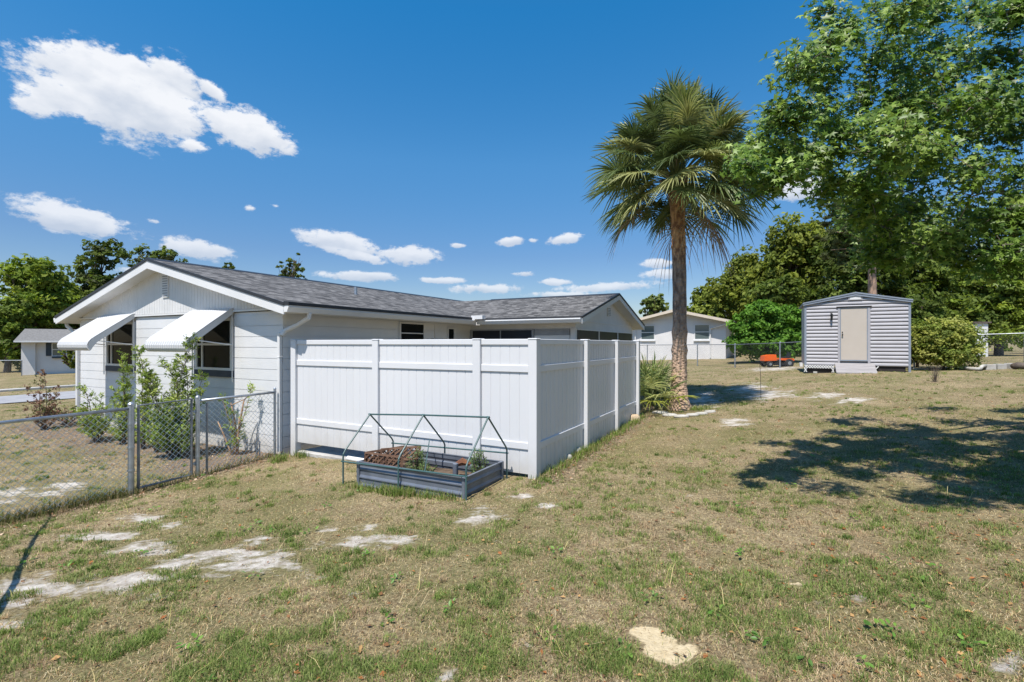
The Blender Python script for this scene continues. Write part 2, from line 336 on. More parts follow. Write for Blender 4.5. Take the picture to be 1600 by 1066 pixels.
# ------------------------------------------------------------------ terrain
CP = np.array([(0,0,-1.66),(0.3,6.54,-1.80),(-3.92,8.79,-2.0),(-4.15,8.84,-2.02),(-5.26,6.83,-2.08),(-5.74,5.93,-2.10),(-3.4,3.3,-1.92),
 (2.89,11.4,-1.73),(4.3,12.3,-1.64),(12,17,-1.04),(17.5,17,-.86),(13.8,25,-1.18),(14,33,-1.05),(3,5,-1.70),(8,8,-1.45),(7,3.5,-1.5),(12,8,-1.22),
 (-11.4,11.7,-2.05),(-11.1,12.6,-2.0),(-18,18,-2.25),(-22,24,-2.3),(-30,38,-2.35),(-4,24,-1.9),(0,45,-1.5),(-2,16,-1.9),(30,30,-.8),(30,5,-.8),
 (-12,2,-2.25),(0,-15,-1.6),(15,-10,-1.2),(-25,-5,-2.5),(60,60,-1),(0,90,-1.6),(-60,60,-2.5),(-60,-40,-2.6),(60,-40,-.9)], float)
def _phi(r): return np.where(r > 1e-9, r*r*np.log(r+1e-12), 0)
_n = len(CP); _K = _phi(np.hypot(CP[:,None,0]-CP[None,:,0], CP[:,None,1]-CP[None,:,1])) + np.eye(_n)*.8
_Pm = np.c_[np.ones(_n), CP[:,:2]]
_A = np.block([[_K, _Pm],[_Pm.T, np.zeros((3,3))]]); _W = np.linalg.solve(_A, np.r_[CP[:,2], 0,0,0])
def g(x, y):
    x = np.asarray(x, float); y = np.asarray(y, float); sh = x.shape
    x = np.clip(x.ravel(), -60, 60); y = np.clip(y.ravel(), -40, 90); out = np.empty(len(x))
    for i in range(0, len(x), 50000):
        xs = x[i:i+50000]; ys = y[i:i+50000]
        out[i:i+50000] = _phi(np.hypot(xs[:,None]-CP[:,0], ys[:,None]-CP[:,1])) @ _W[:_n] + _W[_n]+_W[_n+1]*xs+_W[_n+2]*ys
    z = out + (fbm(x*.9, y*.9, 5, 3)-.5)*.07 + (fbm(x*4, y*4, 8, 3)-.5)*.035
    return z.reshape(sh)
def gz(x, y): return float(g(np.array([x]), np.array([y]))[0])
def GP(u, v):
    """ground point seen at photo pixel"""
    z = -1.8
    for _ in range(12):
        Y = -z*F/(v-HZ); X = (u-800)/F*Y; z = .5*z+.5*gz(X, Y)
    return X, Y, z
AX = V((.470,.883,0)); BX = V((-.883,.470,0)); ROT = math.atan2(.883,.470)
HO = V((-4.153,8.84,-2.0))      # corner of the white house
def W(a, b): p = HO+AX*a+BX*b; return p.x, p.y
def toloc(x, y): rx = x-HO.x; ry = y-HO.y; return rx*AX.x+ry*AX.y, rx*BX.x+ry*BX.y

# sand patches: photo pixel ellipses laid on the ground (centre u,v, half sizes)
sand_px = [(375,882,70,24),(330,866,40,10),(190,908,95,22),(255,885,40,12),(210,856,48,11),(172,838,52,9),(50,915,62,26),(15,945,40,30),(222,810,36,8),(270,822,20,8),
 (580,848,72,11),(500,825,30,6),(640,840,20,7),(750,806,38,11),(575,824,18,5),(405,845,30,6),(860,792,20,5),(820,778,25,5),(30,770,70,12),(110,758,30,7),
 (1168,606,30,5),(1200,617,38,5),(1288,618,30,3),(1335,626,28,3),(1100,624,24,9),(1145,660,20,5),(1575,1045,40,25),(1490,1000,25,10),(1238,908,20,7),
 (1210,576,40,3),(510,1020,12,7),(1340,940,14,5),(700,1055,14,6),(560,930,14,4)]
ysand_px = [(1014,990,34,15),(1052,1020,46,20),(1030,1005,30,15),(30,1055,24,9),(680,942,10,6),(1246,915,16,6)]
def blobs(pxl):
    out = []
    for (u,v,ru,rv) in pxl:
        X,Y,z = GP(u,v); h = -z
        out.append((X, Y, max(ru/F*Y,.04), max(rv*Y*Y/(F*h),.05), (u-800)/F))
    return out
SB = blobs(sand_px); YB = blobs(ysand_px)
def mask(x, y, B):
    m = np.full(np.shape(x), -2.0)
    for (X,Y,rx,ry,k) in B:
        dy = (y-Y); dx = x-X-k*dy
        m = np.maximum(m, 1-np.hypot(dx/rx, dy/ry))
    return m
def sand(x, y):
    n1 = (fbm(x*1.7+y*.9, y*3.4-x*1.1, 11, 5)-.5)*2.6
    return np.clip((mask(x,y,SB)+n1*.9)/.35+.35, 0, 1)
def ysand(x, y):
    n1 = (fbm(x*4, y*4, 14, 4)-.5)*1.6
    return np.clip((mask(x,y,YB)+n1*.5)/.2+.3, 0, 1)
def green(x, y):
    return np.clip((fbm(x*.6, y*.6, 21, 3)-.5)*1.9+(fbm(x*3.2, y*3.2, 25, 3)-.5)*5.6+.29, 0, 1)
def bed(x, y):   # mulch bed in front of the gable wall and along the fence foot
    a = (x-HO.x)*AX.x+(y-HO.y)*AX.y; b = (x-HO.x)*BX.x+(y-HO.y)*BX.y
    m1 = np.clip((a+1.5+(fbm(x*2,y*2,31,3)-.5)*1.2)/.5, 0, 1)*np.clip((b+.3)/.3, 0, 1)*np.clip((9.2-b)/.5, 0, 1)*(a < .3)
    d2 = np.clip(1-np.abs(b+5.2)/.35, 0, 1)*(a > -.2)*(a < 6)
    d3 = np.clip(1-np.abs(b-.02)/.3, 0, 1)*(a < 0)*(a > -4.2)
    return np.clip(m1+d2+d3*.8, 0, 1)

def axis(segs):
    out = []
    for a, b, st in segs: out += list(np.arange(a, b, st))
    return np.array(out+[segs[-1][1]])
def grow(a, b, s0, f):
    out = [a]; s = s0
    while out[-1] < b: out.append(out[-1]+s); s *= f
    return out
xs = np.array([-t for t in grow(12,1500,.3,1.22)][::-1]+list(np.arange(-11.9,13.9,.11))+grow(14,1500,.3,1.22))
ys = np.array([-t for t in grow(0,300,.5,1.4)][::-1][:-1]+list(np.arange(0,1.8,.3))+list(np.arange(1.8,19,.11))+grow(19.05,2000,.3,1.2))
gx, gy = np.meshgrid(xs, ys); Z = g(gx, gy)
nx, ny = len(xs), len(ys)
idx = np.arange(nx*ny).reshape(ny, nx)
quads = np.stack([idx[:-1,:-1], idx[:-1,1:], idx[1:,1:], idx[1:,:-1]], -1).reshape(-1,4)
col = np.stack([mask(gx,gy,SB).clip(-1,1)*.5+.5, mask(gx,gy,YB).clip(-1,1)*.5+.5, bed(gx,gy)], -1).reshape(-1,3)
def ground_mat():
    m, t, b = material('dry lawn soil'); n = t.nodes; l = t.links
    b.inputs['Roughness'].default_value = .95; b.inputs['Specular IOR Level'].default_value = .15
    tcn = n.new('ShaderNodeTexCoord'); at = n.new('ShaderNodeVertexColor'); at.layer_name = 'Col'; sp = n.new('ShaderNodeSeparateColor'); l.new(at.outputs[0], sp.inputs[0])
    def noise(s, d=5, rg=.6, st=(1,1,1)):
        mp = n.new('ShaderNodeMapping'); mp.inputs['Scale'].default_value = st; l.new(tcn.outputs['Object'], mp.inputs[0])
        q = n.new('ShaderNodeTexNoise'); q.inputs['Scale'].default_value = s; q.inputs['Detail'].default_value = d; q.inputs['Roughness'].default_value = rg
        l.new(mp.outputs[0], q.inputs['Vector']); return q.outputs['Fac']
    def ramp(fac, p0, c0, p1, c1):
        r = n.new('ShaderNodeValToRGB'); r.color_ramp.elements[0].position = p0; r.color_ramp.elements[1].position = p1
        r.color_ramp.elements[0].color = (*c0,1); r.color_ramp.elements[1].color = (*c1,1); l.new(fac, r.inputs[0]); return r.outputs[0]
    def mixc(f, a, c):
        q = n.new('ShaderNodeMix'); q.data_type = 'RGBA'
        l.new(f, q.inputs[0]) if not isinstance(f, float) else setattr(q.inputs[0], 'default_value', f)
        l.new(a, q.inputs[6]); l.new(c, q.inputs[7]); return q.outputs[2]
    def math_(op, a, c):
        q = n.new('ShaderNodeMath'); q.operation = op
        for i, x in enumerate((a, c)):
            if isinstance(x, float): q.inputs[i].default_value = x
            else: l.new(x, q.inputs[i])
        return q.outputs[0]
    fine = ramp(noise(38, 8, .75), .40, (.045,.033,.018), .62, (.48,.38,.22))
    big = ramp(noise(1.3, 4), .4, (.21,.165,.09), .62, (.40,.325,.19))
    basec = mixc(.32, fine, big)
    basec = mixc(math_('MULTIPLY', ramp(noise(11, 7, .8), .5, (0,0,0), .66, (1,1,1)), .6), basec, ramp(noise(60,4), .3, (.07,.04,.024), .7, (.22,.13,.08)))
    grn = ramp(noise(30, 6, .7), .35, (.035,.042,.010), .65, (.19,.20,.06))
    gf = math_('MULTIPLY', ramp(noise(.8, 4, .6), .42, (0,0,0), .60, (1,1,1)), .5)
    basec = mixc(gf, basec, grn)
    mulch = ramp(noise(24, 8, .75), .36, (.06,.045,.035), .64, (.30,.225,.165))
    basec = mixc(math_('MULTIPLY', sp.outputs[2], .85), basec, mulch)
    # sand, broken by streaky noise
    sn = noise(2.2, 10, .72, (1,1.7,1))
    e = math_('ADD', math_('MULTIPLY', math_('SUBTRACT', sp.outputs[0], .5), 2.0), math_('MULTIPLY', math_('SUBTRACT', sn, .5), 6.6))
    sf = n.new('ShaderNodeMapRange'); l.new(e, sf.inputs['Value']); sf.inputs['From Min'].default_value = .0; sf.inputs['From Max'].default_value = .7
    sc = ramp(noise(9, 8, .7), .3, (.30,.25,.20), .62, (.60,.56,.50))
    basec = mixc(sf.outputs[0], basec, sc)
    e2 = math_('ADD', math_('MULTIPLY', math_('SUBTRACT', sp.outputs[1], .5), 2.0), math_('MULTIPLY', math_('SUBTRACT', noise(7, 7, .65), .5), 1.6))
    yf = n.new('ShaderNodeMapRange'); l.new(e2, yf.inputs['Value']); yf.inputs['From Min'].default_value = .0; yf.inputs['From Max'].default_value = .12
    basec = mixc(yf.outputs[0], basec, ramp(noise(20,6), .3, (.56,.44,.26), .7, (.74,.61,.40)))
    l.new(basec, b.inputs['Base Color'])
    bp = n.new('ShaderNodeBump'); bp.inputs['Strength'].default_value = .9; bp.inputs['Distance'].default_value = .03
    l.new(noise(28, 9, .75), bp.inputs['Height']); l.new(bp.outputs[0], b.inputs['Normal'])
    return m
M['ground'] = ground_mat()
go = npmesh('ground', np.stack([gx, gy, Z], -1).reshape(-1,3), quads, col, M['ground'], smooth=True)
tag(go, 'dry patchy lawn with bare white sand patches', 'lawn', kind='structure')

# road, kerb and walk across the left background: sheets that follow the terrain
def strip(name, pts, width, lift, mt, h=0.0, seg=24, kind='structure', label=None, cat=None):
    mb = MB(); (x0,y0),(x1,y1) = pts; d = V((x1-x0,y1-y0)).normalized(); nrm = V((-d.y,d.x)); vs = []; fs = []
    for i in range(seg+1):
        t_ = i/seg; cx = x0+(x1-x0)*t_; cy = y0+(y1-y0)*t_
        for k in range(5):
            s_ = (k/4-.5)*width; px = cx+nrm.x*s_; py = cy+nrm.y*s_; vs.append((px, py, gz(px,py)+lift))
    for i in range(seg):
        for k in range(4): q = i*5+k; fs.append((q,q+1,q+6,q+5))
    mb.add(vs, fs)
    if h:
        n_ = len(vs); lo = [(x,y,z-h) for x,y,z in vs]; mb.v += lo
        for i in range(seg):
            for k in (0,4): q = i*5+k; mb.f.append((q,q+5,q+5+n_,q+n_))
    o = mb.build(name, mt); tag(o, label, cat, kind=kind); return o
rd = V((.62,.78)).normalized()
def line(px, py, l0, l1): return [(px+rd.x*l0, py+rd.y*l0), (px+rd.x*l1, py+rd.y*l1)]
strip('road', line(-20.6,19.8,-25,40), 4.6, .03, M['asphalt'], label='pale grey street beyond the side yard', cat='road')
strip('sidewalk', line(-25.6,23.6,-25,40), .9, .09, M['concrete'], h=.12, label='narrow pale sidewalk across the street', cat='sidewalk')

# ------------------------------------------------------------------ grass, weeds and litter (uncountable)
def blocked(x, y):
    a = (x-HO.x)*AX.x+(y-HO.y)*AX.y; b = (x-HO.x)*BX.x+(y-HO.y)*BX.y
    h = (a > -.02) & (a < 14) & (b > -5.0) & (b < 8.1)
    pl = (a > -1.06) & (a < -.12) & (b > -4.64) & (b < -2.92)
    sh = ((x-10.94)*.883-(y-18.2)*.47 > 0) & ((x-10.94)*.883-(y-18.2)*.47 < 3.1) & ((x-10.94)*.47+(y-18.2)*.883 > 0) & ((x-10.94)*.47+(y-18.2)*.883 < 3)
    c = (x-(-20.6))*(-rd.y)+(y-19.8)*rd.x; r_ = np.abs(c) < 2.4
    trunk = np.hypot(x-4.2, y-12.3) < .3
    return h | pl | sh | r_ | trunk
def samp(n, ymin, ymax, pw, hw=1.35):
    q = rng.random(n)
    if abs(pw-1) < 1e-6: Y = ymin*(ymax/ymin)**q
    else: Y = (ymin**(1-pw)+q*(ymax**(1-pw)-ymin**(1-pw)))**(1/(1-pw))
    X = (rng.random(n)*2-1)*hw*Y
    return X, Y
def blades(name, bx, by, length, tilt, width, cols, label, cat, bend=.5):
    n = len(bx); bz = g(bx, by)-.004
    az_ = rng.random(n)*2*np.pi; dx = np.cos(az_); dy = np.sin(az_)
    sx = -dy*width/2; sy = dx*width/2
    t1 = tilt*.6; t2 = np.minimum(tilt*(1+bend), 1.52)
    m1 = length*.5
    p1x = bx+dx*np.sin(t1)*m1; p1y = by+dy*np.sin(t1)*m1; p1z = bz+np.cos(t1)*m1
    p2x = p1x+dx*np.sin(t2)*m1; p2y = p1y+dy*np.sin(t2)*m1; p2z = p1z+np.cos(t2)*m1
    v = np.empty((n,5,3), np.float32)
    v[:,0] = np.stack([bx-sx,by-sy,bz],-1); v[:,1] = np.stack([bx+sx,by+sy,bz],-1)
    v[:,2] = np.stack([p1x+sx*.8,p1y+sy*.8,p1z],-1); v[:,3] = np.stack([p1x-sx*.8,p1y-sy*.8,p1z],-1); v[:,4] = np.stack([p2x,p2y,p2z],-1)
    base = (np.arange(n)*5)[:,None,None]; tri = np.array([[0,1,2],[0,2,3],[3,2,4]])[None]+base
    o = npmesh(name, v, tri.reshape(-1,3), np.repeat(cols,5,axis=0), M['grass_m'])
    tag(o, label, cat, kind='stuff'); return o
def pal(n, cs, jit=.15):
    cs = np.array(cs); c = cs[rng.integers(0, len(cs), n)]; return (c*(1+(rng.random((n,1))-.5)*2*jit)).clip(0,1)
# dry thatch
X, Y = samp(430000, 1.7, 26, 1.2); s = np.maximum(sand(X,Y), ysand(X,Y)); keep = (rng.random(len(X)) > s*.9) & ~blocked(X,Y) & (rng.random(len(X)) < .45+.55*fbm(X*3,Y*3,41,2))
X, Y = X[keep], Y[keep]; n = len(X)
blades('dry_grass', X, Y, .012+rng.random(n)*.032, .85+rng.random(n)*.7, .0019+Y*.00042, pal(n, [(.55,.42,.235),(.45,.33,.18),(.67,.54,.31),(.26,.175,.095),(.47,.37,.18),(.58,.49,.32),(.33,.22,.12),(.13,.085,.045),(.36,.31,.13),(.39,.25,.13)]),
       'thin dry straw coloured grass thatch covering the lawn', 'dry grass')
# green tufts
X, Y = samp(85000, 1.7, 28, 1.15); gg = green(X,Y); s = np.maximum(sand(X,Y), ysand(X,Y)); keep = (rng.random(len(X)) < gg**1.2*.7+.05) & (s < .4) & ~blocked(X,Y) & (rng.random(len(X)) > bed(X,Y)*.8)
X, Y = X[keep], Y[keep]; gg = gg[keep]; nb = 8
far = 1+.0*Y; X2 = np.repeat(X,nb)+rng.normal(0,.022,len(X)*nb); Y2 = np.repeat(Y,nb)+rng.normal(0,.022,len(X)*nb)
n = len(X2); g2 = np.repeat(gg,nb)
tc_ = np.repeat(pal(len(X), [(.14,.19,.05),(.19,.235,.065),(.09,.135,.032),(.27,.29,.10),(.16,.205,.06)],.2), nb, axis=0)*(1+(rng.random((n,1))-.5)*.4)
blades('green_grass', X2, Y2, (.014+rng.random(n)*.034)*(1+.35*g2), .25+rng.random(n)*.95, .0030+Y2*.00035, tc_, 'short green grass tufts scattered through the dry lawn', 'grass')
# longer grass along fence feet, by the raised bed and the walls
def fringe(segs, n_, ln, cs, name, label):
    xs_, ys_ = [], []
    for (x0,y0,x1,y1,sp_,k) in segs:
        t_ = rng.random(k); cl = rng.integers(0, max(2,k//25), k)/max(2,k//25); t_ = np.where(rng.random(k) < .8, cl+rng.normal(0,.012,k), t_)
        xs_.append(x0+(x1-x0)*t_+rng.normal(0,sp_,k)); ys_.append(y0+(y1-y0)*t_+rng.normal(0,sp_,k))
    x = np.concatenate(xs_); y = np.concatenate(ys_); n = len(x)
    blades(name, x, y, ln*(.4+rng.random(n)), .1+rng.random(n)*.8, .004+y*.0003, pal(n, cs, .25), label, 'grass')
def seg(a0,b0,a1,b1,sp_,k): x0,y0 = W(a0,b0); x1,y1 = W(a1,b1); return (x0,y0,x1,y1,sp_,k)
fringe([seg(-1.12,-2.9,-1.12,-4.6,.05,900), seg(-1.1,-3.4,-1.15,-3.9,.05,900), seg(-.2,-5.15,5.6,-5.18,.07,2200), seg(0,-.35,0,-.6,.05,300), seg(-.1,-2,-.15,-2.9,.04,150),
  (GP(880,715)[0],GP(880,715)[1],GP(930,702)[0],GP(930,702)[1],.08,500),(GP(1080,640)[0],12.0,GP(1110,640)[0],12.1,.1,500),
  (GP(640,775)[0],GP(640,775)[1],GP(600,772)[0],GP(600,772)[1],.05,400),
  (GP(430,722)[0],GP(430,722)[1],GP(445,716)[0],GP(445,716)[1],.06,350)], 0, .11, [(.14,.22,.04),(.20,.26,.06),(.10,.16,.03),(.30,.26,.12)], 'tall_grass', 'taller green grass growing along the fence foot and raised bed')
fx0, fy0 = W(-4.9,.03); fx1, fy1 = W(-.1,.03)
q0 = W(-9,.12); q1 = W(-2.3,.08)
fringe([(q0[0],q0[1],q1[0],q1[1],.12,6000),(fx0,fy0,fx1,fy1,.07,1500)], 0, .13, [(.10,.12,.03),(.16,.15,.06),(.22,.17,.09),(.07,.08,.025)], 'fence_weeds', 'dark weedy grass along the foot of the chain link fence')
# ragged clumps: denser, longer, leaning outward
X, Y = samp(2600, 1.9, 18, 1.1, 1.1); gg = green(X,Y); k = ~blocked(X,Y) & (sand(X,Y) < .6) & (ysand(X,Y) < .1) & (rng.random(len(X)) < .25+gg); X, Y, gg = X[k], Y[k], gg[k]
nb = 44; rad = np.repeat(.025+rng.random(len(X))*.06,nb); an = rng.random(len(X)*nb)*6.28; rr_ = np.sqrt(rng.random(len(X)*nb))*rad
mixc_ = np.where((rng.random(len(X)) < .3+.7*gg)[:,None], pal(len(X),[(.14,.20,.042),(.18,.245,.06),(.10,.155,.035),(.23,.27,.09)],.2), pal(len(X),[(.44,.33,.20),(.33,.235,.14),(.27,.25,.11)],.2))
blades('grass_clumps', np.repeat(X,nb)+np.cos(an)*rr_, np.repeat(Y,nb)+np.sin(an)*rr_, (.025+rng.random(len(X)*nb)*.05), .25+rng.random(len(X)*nb)*.9, .0026+np.repeat(Y,nb)*.0004, np.repeat(mixc_,nb,axis=0)*(1+(rng.random((len(X)*nb,1))-.5)*.5), 'ragged longer grass clumps standing out of the lawn', 'grass')
# long dry stalks lying on the lawn
X, Y = samp(260, 2.0, 9, 1.1); k = ~blocked(X,Y); X, Y = X[k], Y[k]; n = len(X)
blades('dry_stalks', X, Y, .10+rng.random(n)*.2, 1.36+rng.random(n)*.12, .0035+0*Y, pal(n,[(.62,.50,.24),(.55,.44,.26),(.45,.40,.14)]), 'long pale dry stalks lying flat on the lawn', 'dry stalks', bend=.08)
# broad leaved weeds
rgw = np.random.default_rng(33); wp = []; wn2 = []; wa = []
wspots = [GP(u_,v_)[:2] for u_,v_ in ((1015,940),(1395,880),(1440,905),(1395,992),(1375,995),(1510,1010),(1260,1036),(1330,1040),(1190,1005),(870,865),(560,770),(100,560+330),(40,880),(1120,960),(700,955),(860,1000),(1470,895),(1230,760),(1430,950),(620,910),(300,1010))]
wspots += [(rgw.uniform(-5,9),rgw.uniform(2.2,9)) for _ in range(50)]
for (x,y) in wspots:
    if blocked(np.array([x]),np.array([y]))[0]: continue
    k_ = rgw.integers(5,12); z0 = gz(x,y)
    for q in range(k_):
        an = rgw.random()*6.28; rr_ = rgw.random()*.07+.02; d = np.array([math.cos(an),math.sin(an),.25]); wp.append(np.array([x,y,z0+.02])+d*rr_); wa.append(d*2.5); wn2.append(np.array([0,0,1.6])-d*.3)
wp = np.array(wp)
def late_weeds():
    o = leaves('weeds', wp, np.array(wn2), np.full(len(wp),.038), pal(len(wp),[(.12,.24,.04),(.17,.29,.05),(.09,.18,.035)]), M['leaf'], None, OVAL, rgw, np.array(wa)); tag(o,'small bright green broad leaved weeds dotted over the lawn','weeds',kind='stuff')
# fallen leaves
def litter(name, X, Y, size, cs, label, lift=.012):
    n = len(X); Zb = g(X,Y)+lift
    az_ = rng.random(n)*6.28; ln = size*(.6+rng.random(n)*.8); wd = ln*(.35+rng.random(n)*.3)
    tz = rng.normal(0,.35,n)
    ax = np.stack([np.cos(az_),np.sin(az_),tz*.5],-1)*ln[:,None]/2; bx_ = np.stack([-np.sin(az_),np.cos(az_),rng.normal(0,.35,n)],-1)*wd[:,None]/2
    c = np.stack([X,Y,Zb],-1); v = np.stack([c-ax, c-bx_+[0,0,.004], c+ax, c+bx_+[0,0,.004]],1)
    tri = (np.arange(n)*4)[:,None,None]+np.array([[0,1,2],[0,2,3]])[None]
    o = npmesh(name, v, tri.reshape(-1,3), np.repeat(pal(n,cs,.25),4,axis=0), M['litter']); tag(o, label, 'leaf litter', kind='stuff')
X, Y = samp(5500, 1.9, 16, 1.2); k = ~blocked(X,Y) & (rng.random(len(X)) < .25+np.clip((X-1)/4,0,.75)); X, Y = X[k], Y[k]
litter('fallen_leaves', X, Y, .035, [(.30,.12,.045),(.22,.11,.05),(.40,.24,.10),(.16,.09,.05)], 'small brown fallen leaves scattered over the lawn')
t_ = rng.random(2600); X = np.empty(2600); Y = np.empty(2600)
for i in range(2600):
    r_ = rng.random()
    if r_ < .5: X[i], Y[i] = W(rng.uniform(-1.9,-.05), rng.uniform(-.2,8.6))
    elif r_ < .8: X[i], Y[i] = W(rng.uniform(-.1,6), -5.05-abs(rng.normal(0,.25)))
    else: X[i], Y[i] = W(rng.uniform(-4,0), rng.normal(-.05,.25))
litter('mulch_litter', X, Y, .045, [(.34,.24,.16),(.25,.17,.11),(.42,.32,.22),(.28,.15,.08)], 'dry brown leaf litter in the beds along wall and fences')

# ------------------------------------------------------------------ white house
house = empty('house', 'long low white block house with grey shingle roof and two front window awnings', 'house', HO, ROT)
EZ = 2.70; PT = .2547; HWB = 7.88; RB = HWB/2; LA = 14.0
# coursed block wall
mb = MB(); mb.box(.014, LA-.01, .014, HWB-.014, -.4, 2.60)
z = -.30
while z < 2.5: mb.bbox(0, LA, 0, HWB, z, min(z+.196,2.6), .004) if False else mb.box(0, LA, 0, HWB, z, min(z+.194,2.601)); z += .203
mb.build('wall', M['white_wall'], house)
# gable end boards
def slope(b_): return EZ+PT*(min(b_, HWB-b_)+.45)
mb = MB(); b0 = .15
while b0 < HWB-.25:
    b1 = b0+.097; t0, t1 = slope(b0)-.17, slope(b1)-.17
    if min(t0,t1) > 2.66: mb.prism([(b0,2.66),(b1,2.66),(b1,t1),(b0,t0)], -.028, .03, 'x')
    b0 += .103
mb.prism([(.1,2.62),(HWB-.1,2.62),(RB,slope(RB)-.18)], -.018, .05, 'x')
mb.build('gable_boards', M['white_board'], house)
mb = MB(); mb.box(-.04, .0, .05, HWB-.05, 2.615, 2.65); mb.build('belt_trim', M['white_trim'], house)
# roof
def slab(e0, ez0, r0, rz, e1, th, off=0.0):
    return [(e0,ez0-off),(r0,rz-off),(e1,ez0-off),(e1,ez0-off-th),(r0,rz-off-th),(e0,ez0-off-th)]
RZ = slope(RB)
roof = MB().prism(slab(-.47,EZ,RB,RZ,HWB+.47,.03), -.32, LA+.3, 'x').build('roof', M['shingle_a'], house)
MB().prism(slab(-.44,EZ,RB,RZ,HWB+.44,.15,.031), -.295, LA+.28, 'x').build('soffit', M['white_board'], roof)
mb = MB()
for s_ in (0,1):
    e = -.48 if s_ == 0 else HWB+.48
    mb.prism([(e,EZ+.004),(RB,RZ+.006),(RB,RZ-.05),(e,EZ-.05)] if True else [], -.345, -.322, 'x')
mb.prism([(-.60,EZ+.012),(-.472,EZ+.026),(-.472,EZ-.044),(-.60,EZ-.044)], -.34, 5.4, 'x')
mb.build('drip_edge', M['black_trim'], roof)
mb = MB()
for s_ in (0,1):
    e = -.46 if s_ == 0 else HWB+.46
    mb.prism([(e,EZ-.052),(RB,RZ-.052),(RB,RZ-.215),(e,EZ-.20)], -.33, -.297, 'x')
mb.build('rake_board', M['white_trim'], roof)
# ridge cap
MB().prism([(RB-.16,RZ-.035),(RB,RZ+.022),(RB+.16,RZ-.035)], -.33, LA+.3, 'x').build('ridge_cap', M['black_trim'], roof)
# wing roof
WA0, WA1 = 5.77, 12.55; WR = (WA0+WA1)/2; WRZ = EZ+.86
wroof = MB().prism(slab(WA0,EZ-.012,WR,WRZ,WA1,.03), -3.62, 3.3, 'y').build('wing_roof', M['shingle_b'], house)
MB().prism(slab(WA0+.03,EZ-.012,WR,WRZ,WA1-.03,.14,.031), -3.595, -.02, 'y').build('soffit', M['white_board'], wroof)
mb = MB()
for e in (WA0-.012, WA1+.012): mb.prism([(e,EZ-.006),(WR,WRZ+.008),(WR,WRZ-.05),(e,EZ-.06)], -3.645, -3.622, 'y')
mb.prism([(WA0-.03,EZ-.006),(WA0-.001,EZ-.004),(WA0-.001,EZ-.052),(WA0-.03,EZ-.052)], -3.62, -.5, 'y')
mb.build('drip_edge', M['black_trim'], wroof)
mb = MB()
for e in (WA0, WA1): mb.prism([(e,EZ-.062),(WR,WRZ-.052),(WR,WRZ-.19),(e,EZ-.20)], -3.63, -3.60, 'y')
mb.build('rake_board', M['white_trim'], wroof)
MB().prism([(WR-.14,WRZ-.03),(WR,WRZ+.02),(WR+.14,WRZ-.03)], -3.63, 1.0, 'y').build('ridge_cap', M['black_trim'], wroof)
# wing body
WW = -3.28
wing = MB(); wing.box(6.24, 12.1, WW+.02, -.01, -.3, 2.40); wing.box(6.22, 12.12, WW, -.0, 2.40, 2.62)
wing.box(6.18, 6.28, WW-.02, WW+.12, -.3, 2.40); wing.box(12.03, 12.14, WW-.02, WW+.09, -.3, 2.40)
wing.prism([(6.0,2.60),(12.3,2.60),(WR,WRZ-.19)], WW-.0, WW+.05, 'y')
wing.build('porch_wall', M['white_board'], house)
def scr(name, mbx): return mbx.build(name, M['screen'], house)
sc1 = scr('porch_screen', MB().box(6.205, 6.238, -.10, -2.02, .9, 2.37))
MB().box(6.19,6.236,-.02,-.10,.9,2.40).box(6.19,6.236,-2.02,-2.08,.9,2.40).box(6.192,6.236,-1.02,-1.05,.9,2.37).box(6.19,6.236,-.10,-2.02,2.37,2.40).build('screen_frame', M['frame_grey'], sc1)
sc2 = MB().box(6.20, 6.238, -2.10, -3.12, .2, 2.22).build('porch_door', M['white_trim'], house)
MB().box(6.196,6.238,-2.10,-3.12,2.22,2.38).build('transom', M['frame_grey'], sc2)
sc3 = scr('porch_screen', MB().box(6.36, 11.98, WW-.012, WW+.02, .9, 2.36))
MB().box(8.1,8.16,WW-.03,WW+.02,.9,2.36).box(10.1,10.16,WW-.03,WW+.02,.9,2.36).box(6.3,12.0,WW-.03,WW+.02,2.36,2.40).build('screen_frame', M['white_trim'], sc3)
mb = MB().box(8.98,9.30,WW-.03,WW+.01,2.86,3.14); vt = mb.build('gable_vent', M['white_trim'], house)
mb = MB()
for k in range(5): mb.box(9.0,9.28,WW-.036,WW-.03,2.885+k*.05,2.91+k*.05)
mb.build('louver', M['frame_grey'], vt)
MB().box(6.1,12.2,WW-.015,WW+.0,2.60,2.63).build('belt_trim', M['white_trim'], house)
# front gable vent
vt = MB().box(-.05,-.028,RB-.115-.14,RB+.115-.14,3.0,3.52).build('gable_vent', M['white_trim'], house)
mb = MB()
for k in range(9): mb.box(-.056,-.05,RB-.095-.14,RB+.095-.14,3.03+k*.052,3.056+k*.052)
mb.build('louver', M['frame_grey'], vt)
# gutters (K profile) and downspouts
def gutter(a0, a1, name='gutter'):
    mb = MB(); mb.prism([(-.45,EZ-.045),(-.58,EZ-.045),(-.585,EZ-.075),(-.54,EZ-.16),(-.45,EZ-.16)], a0, a1, 'x'); return mb.build(name, M['white_trim'], house)
gutter(-.33, 5.62)
MB().prism([(HWB+.45,EZ-.045),(HWB+.58,EZ-.045),(HWB+.585,EZ-.075),(HWB+.54,EZ-.16),(HWB+.45,EZ-.16)], -.33, LA, 'x').build('gutter', M['white_trim'], house)
MB().prism([(WA0+.02,EZ-.055),(WA0-.11,EZ-.055),(WA0-.115,EZ-.085),(WA0-.07,EZ-.17),(WA0+.02,EZ-.17)], -3.62, -.60, 'y').build('gutter', M['white_trim'], house)
MB().box(5.50,5.64,-.62,-.50,EZ-.06,EZ+.07).box(5.50,5.66,-.86,-.62,EZ-.03,EZ+.07).build('splash_guard', M['white_trim'], house)
